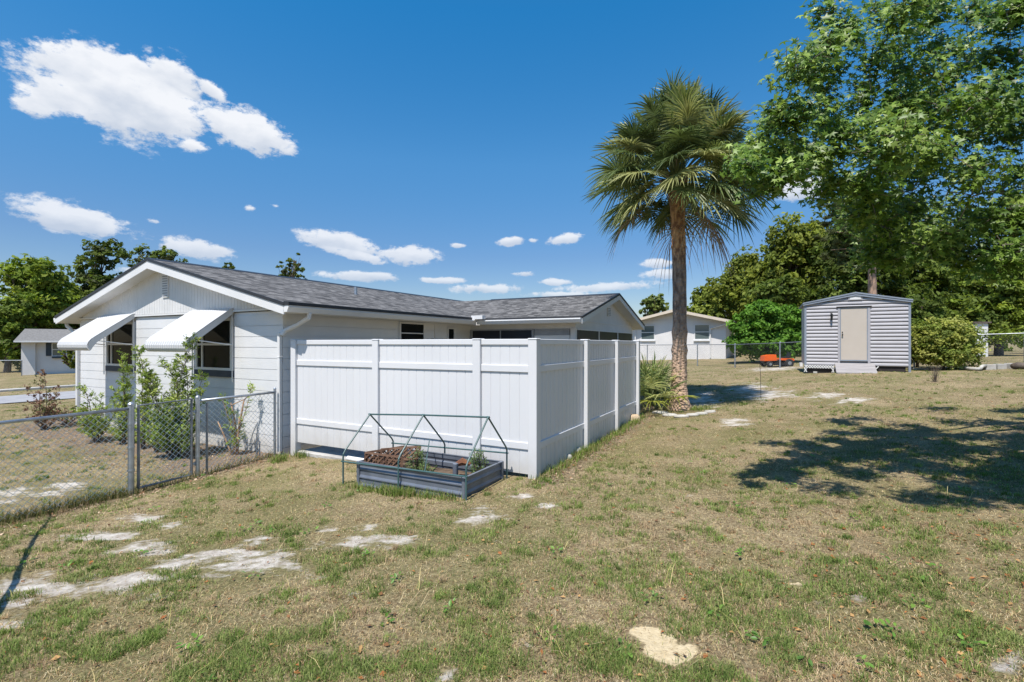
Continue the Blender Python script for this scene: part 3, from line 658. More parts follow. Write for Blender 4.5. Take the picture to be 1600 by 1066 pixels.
mb = MB(); mb.tube([(.15,-.52,EZ-.15),(.15,-.50,EZ-.24),(.10,-.28,EZ-.36),(.02,-.05,EZ-.46)],.042,8); mb.tube([(.02,-.05,EZ-.46),(-.03,-.005,EZ-.55)],.042,8)
mb.bbox(-.075,-.005,.0,.065,.05,EZ-.50,.01); mb.bbox(-.078,-.002,-.003,.068,1.75,1.77,.003)
mb.build('downspout', M['white_trim'], house, smooth=False)
mb = MB(); mb.tube([(-.1,HWB+.50,EZ-.15),(-.1,HWB+.46,EZ-.24),(-.06,HWB+.2,EZ-.40),(-.03,HWB+.05,EZ-.48)],.042,8)
mb.bbox(-.075,-.005,HWB-.02,HWB+.06,.1,EZ-.46,.01); mb.tube([(-.04,HWB+.02,.15),(-.16,HWB+.03,.03)],.04,8)
mb.build('downspout', M['white_trim'], house)
MB().tube([(3.6,1.9,slope(1.9)-.05),(3.6,1.9,slope(1.9)+.2)],.04,10).build('vent_pipe', M['galv'], roof)
# windows: front wall (plane a=0) and side wall (plane b=0)
def front_window(b0, b1, z0, z1):
    wn_ = MB().box(-.04,.02,b0,b0+.05,z0,z1).box(-.04,.02,b1-.05,b1,z0,z1).box(-.04,.02,b0+.05,b1-.05,z1-.05,z1).box(-.04,.02,b0+.05,b1-.05,z0,z0+.05)
    wn_.box(-.035,.02,b0+.05,b1-.05,(z0+z1)/2-.02,(z0+z1)/2+.02)
    wn_.box(-.034,.02,b1-.24,b1-.20,z0+.05,z1-.05)
    f = wn_.build('window', M['white_trim'], house)
    MB().box(-.012,.0,b0+.05,b1-.05,z0+.05,z1-.05).build('pane', M['glass'], f)
    MB().box(-.05,.0,b0-.02,b1+.02,z0-.13,z0-.003).build('sill', M['sill'], f)
front_window(5.15, 6.42, 1.47, 2.50); front_window(1.46, 2.68, 1.47, 2.50)
def side_window(a0, a1, z0, z1, mid=True):
    m_ = MB().box(a0-.05,a0,-.035,.01,z0,z1+.04).box(a1,a1+.09,-.035,.01,z0,z1+.04).box(a0,a1,-.035,.01,z1,z1+.04)
    if mid: m_.box(a0,a1,-.03,.01,z1-.24,z1-.215)
    f = m_.build('window', M['white_trim'], house); MB().box(a0,a1,-.014,.0,z0,z1).build('pane', M['glass'], f)
side_window(3.16, 4.02, 1.4, 2.48); side_window(5.1, 5.36, 1.4, 2.40, False)
MB().box(4.50,4.515,-.02,.0,1.2,2.5).build('conduit', M['white_trim'], house)
# awnings
def awning(b0, b1):
    prof = [(-.02,2.68),(-.08,2.66),(-.45,2.39),(-.76,2.155),(-.83,2.105),(-.88,2.04),(-.905,1.97),(-.90,1.91),(-.88,1.875),(-.85,1.855)]
    n_ = int((b1-b0)/.0125); vs = []; fs = []; m_ = len(prof)
    for i in range(n_+1):
        b_ = b0+(b1-b0)*i/n_; ph = ((b_-b0) % .075)/.075; bumpz = .015 if ph < .35 else 0.0
        for j, (a_, z_) in enumerate(prof):
            if j < 4: vs.append((a_-bumpz*.5, b_, z_+bumpz))
            else: vs.append((a_-bumpz, b_, z_+bumpz*.3))
    for i in range(n_):
        for j in range(m_-1): q = i*m_+j; fs.append((q,q+1,q+m_+1,q+m_))
    mb = MB(); mb.add(vs, fs); n2_ = len(vs)
    mb.add([(x+.006,y,z-.010) for x,y,z in vs], [tuple(reversed(f)) for f in fs])
    for j in range(m_-1):
        mb.f.append((j, j+1, n2_+j+1, n2_+j)); q = n_*m_+j; mb.f.append((q, q+1, n2_+q+1, n2_+q))
    aw = mb.build('awning', M['awning'], house)
    mb = MB()
    for b_ in (b0+.004, b1-.012):   # closed side wings under the curve
        mb = MB(); poly = [(a,z) for a,z in prof]+[(-.81,1.93),(-.74,2.03),(-.10,2.53),(-.02,2.60)]
        mb.prism(poly, b_, b_+.008, 'y'); mb.build('side_panel', M['awning'], aw)
    for b_ in (b0+.03, b1-.03):
        MB().tube([(-.70,b_,2.06),(-.03,b_,1.97)],.011,6).build('arm', M['white_trim'], aw)
        MB().box(-.05,-.042,b_-.02,b_+.02,1.25,2.62).build('track', M['white_trim'], aw)
    return aw
awning(5.10, 6.54); awning(1.41, 2.80)

# ------------------------------------------------------------------ white vinyl privacy fence
vf = empty('privacy_fence', 'tall white vinyl privacy fence enclosing the patio beside the house', 'fence', HO, ROT)
FT = 2.06; FB = .24
def vpost(a, b):
    w_ = .0635; gzv = gz(*W(a,b))+2.0
    mb = MB(); mb.bbox(a-w_,a+w_,b-w_,b+w_,gzv-.1,FT+.0,.006)
    o = mb.build('post', M['vinyl'], vf); MB().bbox(a-w_-.006,a+w_+.006,b-w_-.006,b+w_+.006,FT-.002,FT+.012,.008).build('post_cap', M['vinyl'], o)
def vpanel(ax, lo, hi, fix, bot):
    """ax 'b': panel runs along b at a=fix; 'a': runs along a at b=fix"""
    mb = MB(); n_ = max(3, round((hi-lo)/.148)); st = (hi-lo)/n_
    for i in range(n_):
        s0 = lo+i*st; s1 = s0+st; c = .007
        # board with V groove edges
        e_ = .0095 if ax == 'b' else .004; c = .007 if ax == 'b' else .012
        poly = [(s0,-e_),(s0+c,-.016),(s1-c,-.016),(s1,-e_),(s1,e_),(s1-c,.016),(s0+c,.016),(s0,e_)]
        if ax == 'b': mb.prism([(fix+q, p) for p, q in poly], bot, FT-.03, 'z')
        else: mb.prism([(p, fix+q) for p, q in poly], bot, FT-.03, 'z')
    o = mb.build('fence_panel', M['vinyl'], vf)
    for zc, h_ in ((FT-.035,.075),(FT-.40,.09),(FT-1.44,.09)):
        m2 = MB()
        if ax == 'b': m2.bbox(fix-.034,fix+.034,lo,hi,zc-h_/2,zc+h_/2,.006)
        else: m2.bbox(lo,hi,fix-.036,fix+.036,zc-h_/2,zc+h_/2,.006)
        m2.build('rail', M['vinyl'], o)
bs = [-.27,-2.22,-4.13,-5.01]; as_ = [.06,2.0,3.83,5.57]
for b in bs: vpost(.06, b)
for a in as_[1:]: vpost(a, -5.04)
for i in range(3): vpanel('b', bs[i+1]+.064, bs[i]-.064, .06, FB)
for i in range(3): vpanel('a', as_[i]+.064, as_[i+1]-.064, -5.01, .16)
# slab edge and white pipe under the left fence panels
p = W(.18,-1.2)
sl = MB().bbox(.02,1.2,-2.1,-.36,.02,.085,.01).build('patio_slab', M['concrete']); sl.location = HO; sl.rotation_euler = (0,0,ROT)
tag(sl, 'concrete patio slab showing in the gap below the white fence', 'slab', kind='structure')
pp = MB().tube([(-.12,-1.75,.14),(-.10,-2.12,.13),(-.08,-2.42,.10)],.04,8).build('drain_pipe', M['pvc'], smooth=True); pp.location = HO; pp.rotation_euler = (0,0,ROT)
tag(pp, 'short white plastic drain pipe lying at the foot of the white fence', 'pipe')

# ------------------------------------------------------------------ chain link fences
def chain(mb, p, q, zb0, zt0, zb1, zt1, r=.0026, sp_=.082):
    """two families of diagonal wires clipped to the panel"""
    p = V((p[0],p[1],0)); q = V((q[0],q[1],0)); Lh = (q-p).length; H = (zt0-zb0+zt1-zb1)/2; d = (q-p).normalized(); nrm = V((-d.y,d.x,0))
    def pt(s, h, off):
        t_ = s/Lh; z = (zb0+(zb1-zb0)*t_)+h/H*((zt0-zb0)*(1-t_)+(zt1-zb1)*t_); P_ = p+d*s; return V((P_.x,P_.y,z))+nrm*off
    for sg in (1,-1):
        s0 = -H if sg == 1 else 0
        c = s0
        while c < (Lh if sg == 1 else Lh+H):
            # s = c + sg*h
            h0, h1 = 0, H
            if sg == 1: h0 = max(0,-c); h1 = min(H, Lh-c)
            else: h0 = max(0, c-Lh); h1 = min(H, c)
            if h1-h0 > .02:
                A = pt(c+sg*h0, h0, sg*.0015); B = pt(c+sg*h1, h1, sg*.0015)
                mb.tube([A,B], r, 3, caps=False)
            c += sp_
def capped_post(mb, x, y, zb, zt, r):
    mb.tube([(x,y,zb-.1),(x,y,zt)], r, 12)
    mb.tube([(x,y,zt),(x,y,zt+.012),(x,y,zt+.03),(x,y,zt+.042)], [r*1.12,r*1.12,r*.8,r*.15], 12)
near = empty('chain_link_fence', 'galvanised chain link fence with a gate running from the house corner toward the viewer', 'fence', (0,0,0))
B0 = .03
def cl(a): x, y = W(a, B0); return x, y, gz(x,y)
aE, aP, aG, aF = -.14, -1.47, -2.36, -9.0
H_ = 1.19
pE, pP, pG, pF = cl(aE), cl(aP), cl(aG), cl(aF)
pE = (pE[0],pE[1],-2.04); pP = (pP[0],pP[1],-2.06); pG = (pG[0],pG[1],-2.07)
pM = cl(-5.4); pM = (pM[0], pM[1], -2.10)
for (x,y,z),r_ in ((pE,.022),(pP,.03),(pG,.038),(pM,.022),(pF,.03)):
    mb = MB(); capped_post(mb, x, y, z, z+H_+.03, r_)
    for zz in (.3,.62,.95): mb.tube([(x,y,z+zz),(x,y,z+zz+.02)], r_*1.18, 12)
    mb.build('post', M['galv'], near, smooth=False)
for (p,q) in ((pE,pP),(pG,pM),(pM,pF)):
    MB().tube([(p[0],p[1],p[2]+H_-.02),(q[0],q[1],q[2]+H_-.02)], .021, 10).build('top_rail', M['galv'], near, smooth=True)
for (p,q) in ((pE,pP),(pG,pM),(pM,pF)):
    mb = MB(); chain(mb, p, q, p[2]+.03, p[2]+H_-.02, q[2]+.03, q[2]+H_-.02); mb.build('wire_mesh', M['wire'], near)
# gate between the two larger posts
ga0 = W(aG+.09, B0); ga1 = W(aP-.09, B0); zg = -2.03
gate = MB().tube([(ga0[0],ga0[1],zg),(ga0[0],ga0[1],zg+1.16),(ga1[0],ga1[1],zg+1.18),(ga1[0],ga1[1],zg+.02),(ga0[0],ga0[1],zg)], .02, 10).build('gate', M['galv_dark'], near)
mb = MB(); chain(mb, ga0, ga1, zg, zg+1.16, zg+.02, zg+1.18); mb.build('wire_mesh', M['wire'], gate)
h0 = W(aP-.045, B0)
for zz in (.18,.98): mb = MB(); mb.tube([(pP[0],pP[1],zg+zz),(ga1[0],ga1[1],zg+zz)],.012,6); mb.tube([(h0[0],h0[1],zg+zz-.03),(h0[0],h0[1],zg+zz+.03)],.014,6); mb.build('hinge', M['galv'], gate)
h1 = W(aG+.045,B0); MB().tube([(ga0[0],ga0[1],zg+.8),(h1[0],h1[1],zg+.83),(pG[0],pG[1],zg+.8)],.012,6).build('latch', M['galv'], gate)
# inner steel jamb beside the hinge post
jx, jy = W(aP+.14, B0); mb = MB(); mb.tube([(jx,jy,-2.1),(jx,jy,-.93)],.017,8); mb.build('brace_post', M['galv_dark'], near)

# rear chain link fence
back = empty('chain_link_fence', 'long chain link fence across the back of the yard behind the shed', 'fence', (0,0,0))
bp = [(6.4,33),(8.6,31),(10.57,27.8),(12.75,23.2),(13.7,21.6),(16.0,19.4),(18.4,17.5),(22,15.5),(27,13)]
pts = []
for i in range(len(bp)-1):
    (x0,y0),(x1,y1) = bp[i],bp[i+1]; n_ = max(1,round(math.hypot(x1-x0,y1-y0)/2.6))
    for k in range(n_): pts.append((x0+(x1-x0)*k/n_, y0+(y1-y0)*k/n_))
pts.append(bp[-1])
pts = [(x,y,gz(x,y)) for x,y in pts]
for x,y,z in pts: mb = MB(); capped_post(mb,x,y,z,z+1.22,.03); mb.build('post', M['galv'], back)
MB().tube([(x,y,z+1.2) for x,y,z in pts], .02, 6).build('top_rail', M['galv_dark'], back)
mb = MB()
for p,q in zip(pts,pts[1:]): chain(mb, p, q, p[2]+.03, p[2]+1.19, q[2]+.03, q[2]+1.19, r=.0018, sp_=.095)
mb.build('wire_mesh', M['galv_dark'], back)

# ------------------------------------------------------------------ raised garden bed with hoop frame
bedr = empty('raised_bed', 'low grey corrugated metal raised garden bed in front of the white fence', 'raised bed', HO, ROT)
a0,a1,b0,b1 = -1.04,-.14,-4.62,-2.93; zb, zt = .16, .49
zc = gz(*W(a0,(b0+b1)/2))+2.0; zb = zc-.03; zt = zc+.30
def corr(ax, lo, hi, fix, sgn):
    prof = []
    for k in range(25):
        t_ = k/24; z_ = zb+(zt-zb)*t_; ph = (t_*3)%1.0
        off = .014 if .12 < ph < .34 else (.007 if .06 < ph < .40 else 0)
        prof.append((fix+sgn*off, z_))
    poly = prof+[(p-sgn*.006, z) for p, z in reversed(prof)]
    mb = MB()
    if ax == 'b': mb.prism(poly, lo, hi, 'y')
    else: mb.prism(poly, lo, hi, 'x')
    return mb
corr('b', b0, b1, a0, -1).build('front_wall', M['bed_metal'], bedr)
corr('b', b0, b1, a1, 1).build('back_wall', M['bed_metal'], bedr)
corr('a', a0, a1, b0, -1).build('side_wall', M['bed_metal'], bedr)
corr('a', a0, a1, b1, 1).build('side_wall', M['bed_metal'], bedr)
for a in (a0,a1):
    for b in (b0,b1):
        MB().bbox(a-.025,a+.025,b-.025,b+.025,zb,zt+.012,.008).build('corner_post', M['bed_metal'], bedr)
MB().box(a0-.02,a0+.012,b0+.03,b1-.03,zt-.002,zt+.008).box(a1-.012,a1+.02,b0+.03,b1-.03,zt-.002,zt+.008).box(a0+.03,a1-.03,b0-.02,b0+.012,zt-.002,zt+.008).box(a0+.03,a1-.03,b1-.012,b1+.02,zt-.002,zt+.008).build('rim', M['bed_metal'], bedr)
MB().bbox(-.62,-.56,(b0+b1)/2-.44,(b0+b1)/2-.38,zb,zt+.03,.01).build('centre_brace', M['bed_metal'], bedr)
sv = []; 
mb = MB(); n1,n2 = 10,18
for i in range(n1+1):
    for j in range(n2+1): sv.append((a0+.02+(a1-a0-.04)*i/n1, b0+.02+(b1-b0-.04)*j/n2, zb+.12+.04*float(vn(i*.7,j*.7,2))))
mb.add(sv, [(i*(n2+1)+j,i*(n2+1)+j+1,(i+1)*(n2+1)+j+1,(i+1)*(n2+1)+j) for i in range(n1) for j in range(n2)])
mb.build('soil', M['soil'], bedr, smooth=True)
hf = empty('hoop_frame', 'peaked green tube cold frame without its cover standing over the raised bed', 'garden frame', HO, ROT)
for k,(b,dz) in enumerate(((-2.69,-.07),(-3.66,-.03),(-4.68,0))):
    r_ = .0115; el_ = .57+dz; rz_ = 1.075+dz*1.4; gzb = zc-.02
    pth = [(-1.09,b,gzb),(-1.09,b,el_-.05),(-1.085,b,el_),(-1.05,b,el_+.05),(-.59,b,rz_),(-.13,b,el_+.05),(-.10,b,el_),(-.10,b,el_-.05),(-.10,b,gzb)]
    MB().tube(pth[:5], r_, 8).tube(pth[4:], r_, 8).build('hoop', M['green_tube'], hf)
    MB().tube([(-.59,b-.02,rz_),(-.59,b+.02,rz_)], .014, 8).build('connector', M['green_tube'], hf)
MB().tube([(-.59,-2.69,.977),(-.59,-3.66,1.033),(-.59,-4.68,1.075)], .0115, 8).build('ridge_tube', M['green_tube'], hf)
MB().tube([(-1.09,-2.66,.40),(-1.09,-4.70,.45)], .011, 8).build('side_tube', M['green_tube'], hf)
MB().tube([(-.10,-2.66,.47),(-.10,-4.70,.53)], .011, 8).build('side_tube', M['green_tube'], hf)
MB().tube([(-.95,-3.95,.30),(-.25,-3.5,.62)], .007, 6).build('loose_tube', M['green_tube'], hf)
# folded brown lattice lying in the bed
def lattice(mb, o, ux, uz, w_, h_, th=.012):
    o = V(o); ux = V(ux).normalized(); uz = V(uz).normalized()
    def Q(s,t): return o+ux*s+uz*t
    for (s0,t0,s1,t1) in ((0,0,w_,0),(0,h_,w_,h_),(0,0,0,h_),(w_,0,w_,h_)): mb.bar(Q(s0,t0),Q(s1,t1),.028,.028,up=(.3,.2,1))
    c = -h_
    nr = ux.cross(uz).normalized()
    while c < w_:
        for sg in (1,-1):
            if sg == 1: h0,h1 = max(0,-c),min(h_,w_-c); A,B = Q(c+h0,h0)+nr*.007,Q(c+h1,h1)+nr*.007
            else: h0,h1 = max(0,-c),min(h_,w_-c); A,B = Q(c+h0,h_-h0)-nr*.007,Q(c+h1,h_-h1)-nr*.007
            if h1-h0 > .03: mb.bar(A,B,.018,.01,up=nr)
        c += .085
lt = empty('wooden_lattice', 'brown wooden lattice border leaning on the left end of the raised bed', 'lattice', HO, ROT)
mb = MB(); lattice(mb, (-.98,-2.97,zb+.24), (.03,-1,-.0), (.12,0,1), .62, .20); mb.build('lattice_panel', M['lattice_wood'], lt)
mb = MB(); lattice(mb, (-.72,-2.96,zb+.27), (.25,-1,.12), (.5,0,1), .60, .17); mb.build('lattice_panel', M['lattice_wood'], lt)
mb = MB(); lattice(mb, (-.95,-3.0,zb+.26), (1,-.35,.0), (.1,.2,1), .6, .18); mb.build('lattice_panel', M['lattice_wood'], lt)
rk = MB().tube([(-.45,-4.1,zt-.03),(-.42,-4.18,zt+.01),(-.38,-4.28,zt-.02)],[.03,.055,.02],7).build('rusty_scrap', M['rusty']); rk.location = HO; rk.rotation_euler = (0,0,ROT)
tag(rk, 'small rusty brown lump lying inside the raised bed', 'scrap')

# ------------------------------------------------------------------ foliage tools
def star_leaf(k=5, inner=.36):
    pts = []
    angs = np.linspace(-105,105,k)
    L_ = [.62,.92,1.0,.92,.62]
    for i,a in enumerate(angs):
        pts.append((L_[i]*math.sin(R(a)), L_[i]*math.cos(R(a)), -.10*L_[i]))
        if i < k-1:
            am = (a+angs[i+1])/2; pts.append((inner*math.sin(R(am)), inner*math.cos(R(am)), .03))
    pts.append((0,-.12,0))
    v = np.array([(0,0.05,.05)]+pts); n_ = len(pts)
    tri = np.array([(0,1+i,1+(i+1)%n_) for i in range(n_)])
    return v, tri
RH = (np.array([(0,-.5,0),(.26,0,.06),(0,.5,-.05),(-.26,0,.06)]), np.array([(0,1,2),(0,2,3)]))
NARROW = (np.array([(0,-.5,0),(.07,-.05,.02),(0,.5,-.06),(-.07,-.05,.02)]), np.array([(0,1,2),(0,2,3)]))
OVAL = (np.array([(0,-.5,0),(.24,-.18,.04),(.22,.2,.02),(0,.5,-.08),(-.22,.2,.02),(-.24,-.18,.04)]), np.array([(0,1,2),(0,2,3),(0,3,4),(0,4,5)]))
def leaves(name, pos, nrm, size, cols, mt, parent, shape=RH, rg=None, axis_=None):
    """one mesh of many small leaves; nrm: preferred normals"""
    rg = rg or rng; n = len(pos); lv, lt_ = shape
    nn = nrm+rg.normal(0,.55,(n,3)); nn /= np.linalg.norm(nn,axis=1,keepdims=True)+1e-9
    t0 = rg.normal(0,1,(n,3)) if axis_ is None else axis_+rg.normal(0,.35,(n,3))
    yv = t0-nn*(t0*nn).sum(1,keepdims=True); yv /= np.linalg.norm(yv,axis=1,keepdims=True)+1e-9
    xv = np.cross(yv,nn); s_ = (size*(.7+rg.random(n)*.6))[:,None,None]
    v = pos[:,None,:]+s_*(lv[None,:,0:1]*xv[:,None,:]+lv[None,:,1:2]*yv[:,None,:]+lv[None,:,2:3]*nn[:,None,:])
    tri = (np.arange(n)*len(lv))[:,None,None]+lt_[None]
    return npmesh(name, v.reshape(-1,3), tri.reshape(-1,3), np.repeat(cols,len(lv),axis=0), mt, parent)
late_weeds()
def blob_points(bl, n, rg, clump=.28, per=26):
    """clumpy points near the shells of ellipsoids"""
    vol = np.array([b[3]*b[4]*b[5] for b in bl])**.67; vol /= vol.sum(); P_ = []; Nn = []; cid = []; c_ = 0
    for b,wt in zip(bl, vol):
        k = max(4,int(n*wt/per))
        d = rg.normal(0,1,(k,3)); d /= np.linalg.norm(d,axis=1,keepdims=True)
        rr = (.45+.62*rg.random((k,1))**.6)
        rad = np.array(b[3:6]); cc = np.array(b[:3])+d*rr*rad
        cr_ = clump*rad.mean()*(.6+rg.random(k)*.8)
        q = rg.normal(0,1,(k,per,3)); q /= np.linalg.norm(q,axis=2,keepdims=True); q *= rg.random((k,per,1))**.45
        q[:,:,2] *= .6
        pp_ = cc[:,None,:]+q*cr_[:,None,None]
        nv = q*.7+d[:,None,:]*.5+np.array([0,0,.5])
        P_.append(pp_.reshape(-1,3)); Nn.append(nv.reshape(-1,3)); cid.append(np.repeat(np.arange(k)+c_,per)); c_ += k
    return np.concatenate(P_), np.concatenate(Nn), np.concatenate(cid), c_
def leafcols(cid, nc, cs, rg, jit=.18):
    cs = np.array(cs); base = cs[rg.integers(0,len(cs),nc)]*(1+(rg.random((nc,1))-.5)*.5)
    return (base[cid]*(1+(rg.random((len(cid),1))-.5)*2*jit)).clip(0,1)
GREENS = [(.15,.21,.03),(.19,.25,.038),(.12,.175,.026),(.23,.28,.045)]
DARKG = [(.10,.14,.028),(.12,.165,.032),(.15,.19,.04),(.075,.11,.022)]
YELG = [(.20,.24,.045),(.25,.28,.06),(.16,.20,.035)]
BRIGHT = [(.11,.22,.03),(.14,.27,.04),(.085,.18,.028)]
def curve(p, q, sag, k, rg, wob=.06):
    p = np.array(p,float); q = np.array(q,float); out = []; Ld = np.linalg.norm(q-p)
    wv = rg.normal(0,wob*Ld,(3,)); 
    for i in range(k+1):
        t_ = i/k; out.append(tuple(p+(q-p)*t_+np.array([0,0,sag*Ld])*math.sin(math.pi*t_)+wv*math.sin(math.pi*t_)))
    return out
def tree(name, label, cat, base, trunk_r, bl, n, size, cs, seed, group=None, fork=.35, bark='bark', shape=RH, clump=.28, per=26, lean=(0,0), mt='leaf_far'):
    """bl: blobs in local coordinates above the base"""
    rg = np.random.default_rng(seed)
    root_ = empty(name, label, cat, base, 0, group)
    top = max(b[2] for b in bl); fz = top*fork; ctr = np.mean([b[:2] for b in bl],axis=0)
    mb = MB(); f = (ctr[0]*.3+lean[0], ctr[1]*.3+lean[1], fz)
    p1 = curve((0,0,-.3), f, 0, 5, rg, .03); mb.tube(p1, [trunk_r*(1.25-.45*i/5) for i in range(6)], 8)
    for b in bl:
        q = (b[0],b[1],b[2]+.2*b[5]); pts_ = curve(f, q, .05, 5, rg); mb.tube(pts_, [trunk_r*(.55-.48*i/5) for i in range(6)], 6)
        for _ in range(3):
            d = rg.normal(0,1,3); d /= np.linalg.norm(d); e = (b[0]+d[0]*b[3]*.75,b[1]+d[1]*b[4]*.75,b[2]+abs(d[2])*b[5]*.7)
            mb.tube(curve(pts_[3], e, .04, 4, rg), [trunk_r*(.2-.045*i) for i in range(4)]+[trunk_r*.03], 5)
    mb.build('trunk', M[bark], root_, smooth=True)
    P_,Nn,cid,nc = blob_points(bl, int(n*1.5), rg, clump*1.15, per)
    leaves('crown', P_, Nn, np.full(len(P_),size*1.15), leafcols(cid,nc,cs,rg), M[mt], root_, shape, rg)
    return root_
def blobset(wd, dp, ht, z0, k, rg, rmin=.22, rmax=.4):
    """k blobs filling a dome of width wd, depth dp, from z0 up to ht"""
    out = []
    for i in range(k):
        an = rg.random()*6.28; r_ = math.sqrt(rg.random())*.72; zf = rg.random()
        x = math.cos(an)*r_*wd/2*(1-.55*zf); y = math.sin(an)*r_*dp/2*(1-.55*zf); z = z0+(ht-z0)*(.12+.74*zf)
        s_ = rmin+(rmax-rmin)*rg.random(); rr = s_*wd*.8
        out.append((x,y,z,rr,rr*dp/wd if dp < wd else rr,min(rr*.75,(ht-z0)*.4)))
    return out
def ptree(name, label, cat, u, v0, v1, Yd, wpx, n, size, cs, seed, k=9, group=None, crown0=.3, **kw):
    """tree whose crown spans rows v1(top)..v0 at depth Yd around column u"""
    X_ = (u-800)/F*Yd; zb_ = gz(X_,Yd); top = (HZ-v1)/F*Yd-zb_; wd = wpx/F*Yd
    rg = np.random.default_rng(seed+100); bl = blobset(wd*.9, wd*.75, top*.97, top*crown0, int(k*1.5), rg)
    return tree(name, label, cat, (X_,Yd,zb_), kw.pop('trunk_r', .02*top+.08), bl, n, size, cs, seed, group, **kw)
GT = 'trees beyond the yard'
# left background
ptree('tree','bright green leafy tree at the left edge behind the small neighbour house','tree',50,0,388,46,150,9000,.38,GREENS+YELG[:1],11,k=11,group=GT,crown0=.22)
ptree('tree','dark green low tree under the bright one at far left','tree',10,0,460,42,120,6000,.32,DARKG+GREENS,12,k=9,group=GT,crown0=.1)
ptree('tree','open branched olive tree left of the white gable','tree',160,0,374,52,130,8500,.36,DARKG+[(.07,.085,.03)],13,k=11,group=GT,crown0=.3,clump=.22)
ptree('tree','olive tree whose top rises just over the left roof slope','tree',238,0,380,54,140,8500,.36,DARKG+[(.085,.095,.035)],14,k=10,group=GT,crown0=.3,clump=.22)
ptree('tree','low green tree showing between the left trees and the eave','tree',100,0,470,50,150,7000,.36,DARKG+GREENS,15,k=9,group=GT,crown0=.1)
ptree('tree','dark spiky treetop just above the roof ridge near the gable peak','tree',353,0,400,60,34,900,.34,DARKG,16,k=4,group=GT,crown0=.55)
ptree('tree','lone sparse treetop above the middle of the roof ridge','tree',452,0,388,60,72,1300,.34,DARKG+[(.07,.08,.03)],17,k=9,group=GT,crown0=.55,clump=.16,per=18)
ptree('tree','low treetop right of the sparse one peeping past the left roof slope','tree',275,0,392,56,60,2600,.34,DARKG+GREENS,18,k=6,group=GT,crown0=.4)
# right background, from left to right
ptree('tree','thin feathery green tree behind the neighbour house left of the palm trunk','tree',1022,0,456,52,62,2300,.34,[(.20,.24,.07),(.15,.19,.05)],21,k=8,group=GT,crown0=.35,clump=.2)
ptree('tree','pale green treetop just right of the palm trunk','tree',1105,0,442,50,90,5500,.36,[(.22,.26,.05),(.17,.21,.04)],22,k=8,group=GT,crown0=.3)
ptree('tree','olive green rounded tree behind the end of the neighbour house','tree',1160,0,392,46,150,12000,.36,[(.22,.25,.045),(.17,.205,.035),(.12,.15,.028)],23,k=12,group=GT,crown0=.2)
ptree('tree','tall yellow green tree rising under the sweetgum branches','tree',1240,0,332,44,170,15000,.36,[(.22,.25,.045),(.17,.205,.035),(.12,.15,.028)],24,k=16,group=GT,crown0=.15)
ptree('tree','broad dark oak directly behind the shed','tree',1345,0,300,38,190,15000,.32,DARKG+[(.07,.09,.025)],25,k=16,group=GT,crown0=.12)
ptree('tree','dark oak right of the pine trunk','tree',1450,0,330,40,170,13000,.32,DARKG+GREENS[:1],26,k=14,group=GT,crown0=.1)
ptree('tree','mid green oak at the right edge behind the yellow bush','tree',1560,0,400,32,150,12000,.28,GREENS+DARKG,27,k=13,group=GT,crown0=.06)
ptree('tree','large oak beyond the right edge of the yard','tree',1680,0,330,38,200,12000,.34,DARKG+GREENS,28,k=12,group=GT,crown0=.08)
ptree('tree','dark low tree filling the space behind bright shrub','tree',1215,0,430,36,120,7000,.3,DARKG,29,k=9,group=GT,crown0=.05)
ptree('tree','low dark tree in the shade right of the shed','tree',1440,0,450,30,130,7000,.26,DARKG,30,k=9,group=GT,crown0=.03)
# far hedge lines so that the horizon closes behind the yards
for (u0,u1,Yd,hh,sd,lb) in ((-500,420,75,7,41,'distant line of woods beyond the left houses'),(380,1150,95,5.5,42,'distant line of woods hidden behind the roof'),(1120,2300,62,9,43,'deep woods behind the right hand trees')):
    rg = np.random.default_rng(sd); bl = []
    for k in range(34):
        u = u0+(u1-u0)*(k+.5)/34; x = (u-800)/F*Yd; h_ = hh*(.7+.5*rg.random()); bl.append((x,Yd+rg.normal(0,3),gz(x,Yd)+h_*.45,(u1-u0)/34/F*Yd*1.0,3,h_*.5))
    P_,Nn,cid,nc = blob_points(bl, 14000, rg, .3, 26)
    o = leaves('woods', P_, Nn, np.full(len(P_),.62), leafcols(cid,nc,DARKG+GREENS,rg), M['leaf_far'], None, RH, rg); tag(o, lb, 'woods', kind='stuff')
# bright green shrub left of the shed, behind the fence
x_, y_ = (1197-800)/F*28.3, 28.3; zb_ = gz(x_,y_); rg = np.random.default_rng(50)
tree('large_shrub','bright green bushy shrub between the mower and the neighbour house','shrub',(x_,y_,zb_),.12,
     [(-.9,0,1.3,1.2,1,1.0),(.7,0,1.6,1.3,1,1.1),(-.2,-.3,2.5,1.3,1,.9),(1.1,0,2.6,.9,.8,.7),(-1.2,0,2.2,.8,.7,.7),(.3,-.4,1.0,1.4,1,.8),(1.5,0,1.2,.9,.8,.8),(-.1,0,3.1,.7,.7,.5)],13000,.19,BRIGHT,51,clump=.25)
x_, y_ = (1474-800)/F*17.3, 17.3; zb_ = gz(x_,y_)
tree('round_bush','rounded yellow green variegated bush right of the shed','bush',(x_,y_,zb_),.05,
     [(0,0,1.05,.95,.8,.8),(-.35,.0,1.3,.6,.6,.5),(.35,-.1,1.2,.6,.6,.55),(.1,-.2,.6,.9,.7,.5),(-.45,-.1,.75,.55,.5,.5),(.65,0,.75,.5,.5,.45)],9000,.085,[(.30,.32,.07),(.40,.41,.12),(.20,.25,.05),(.14,.18,.04)],52,clump=.25,shape=OVAL)
tree('small_bush','small dark green bush between the shed and the yellow bush','bush',((1432-800)/F*19,19,gz(15.7,19)),.05,
     [(0,0,1.1,.6,.5,.8),(.2,0,.7,.6,.5,.5)],2600,.10,DARKG+GREENS,53,shape=OVAL)
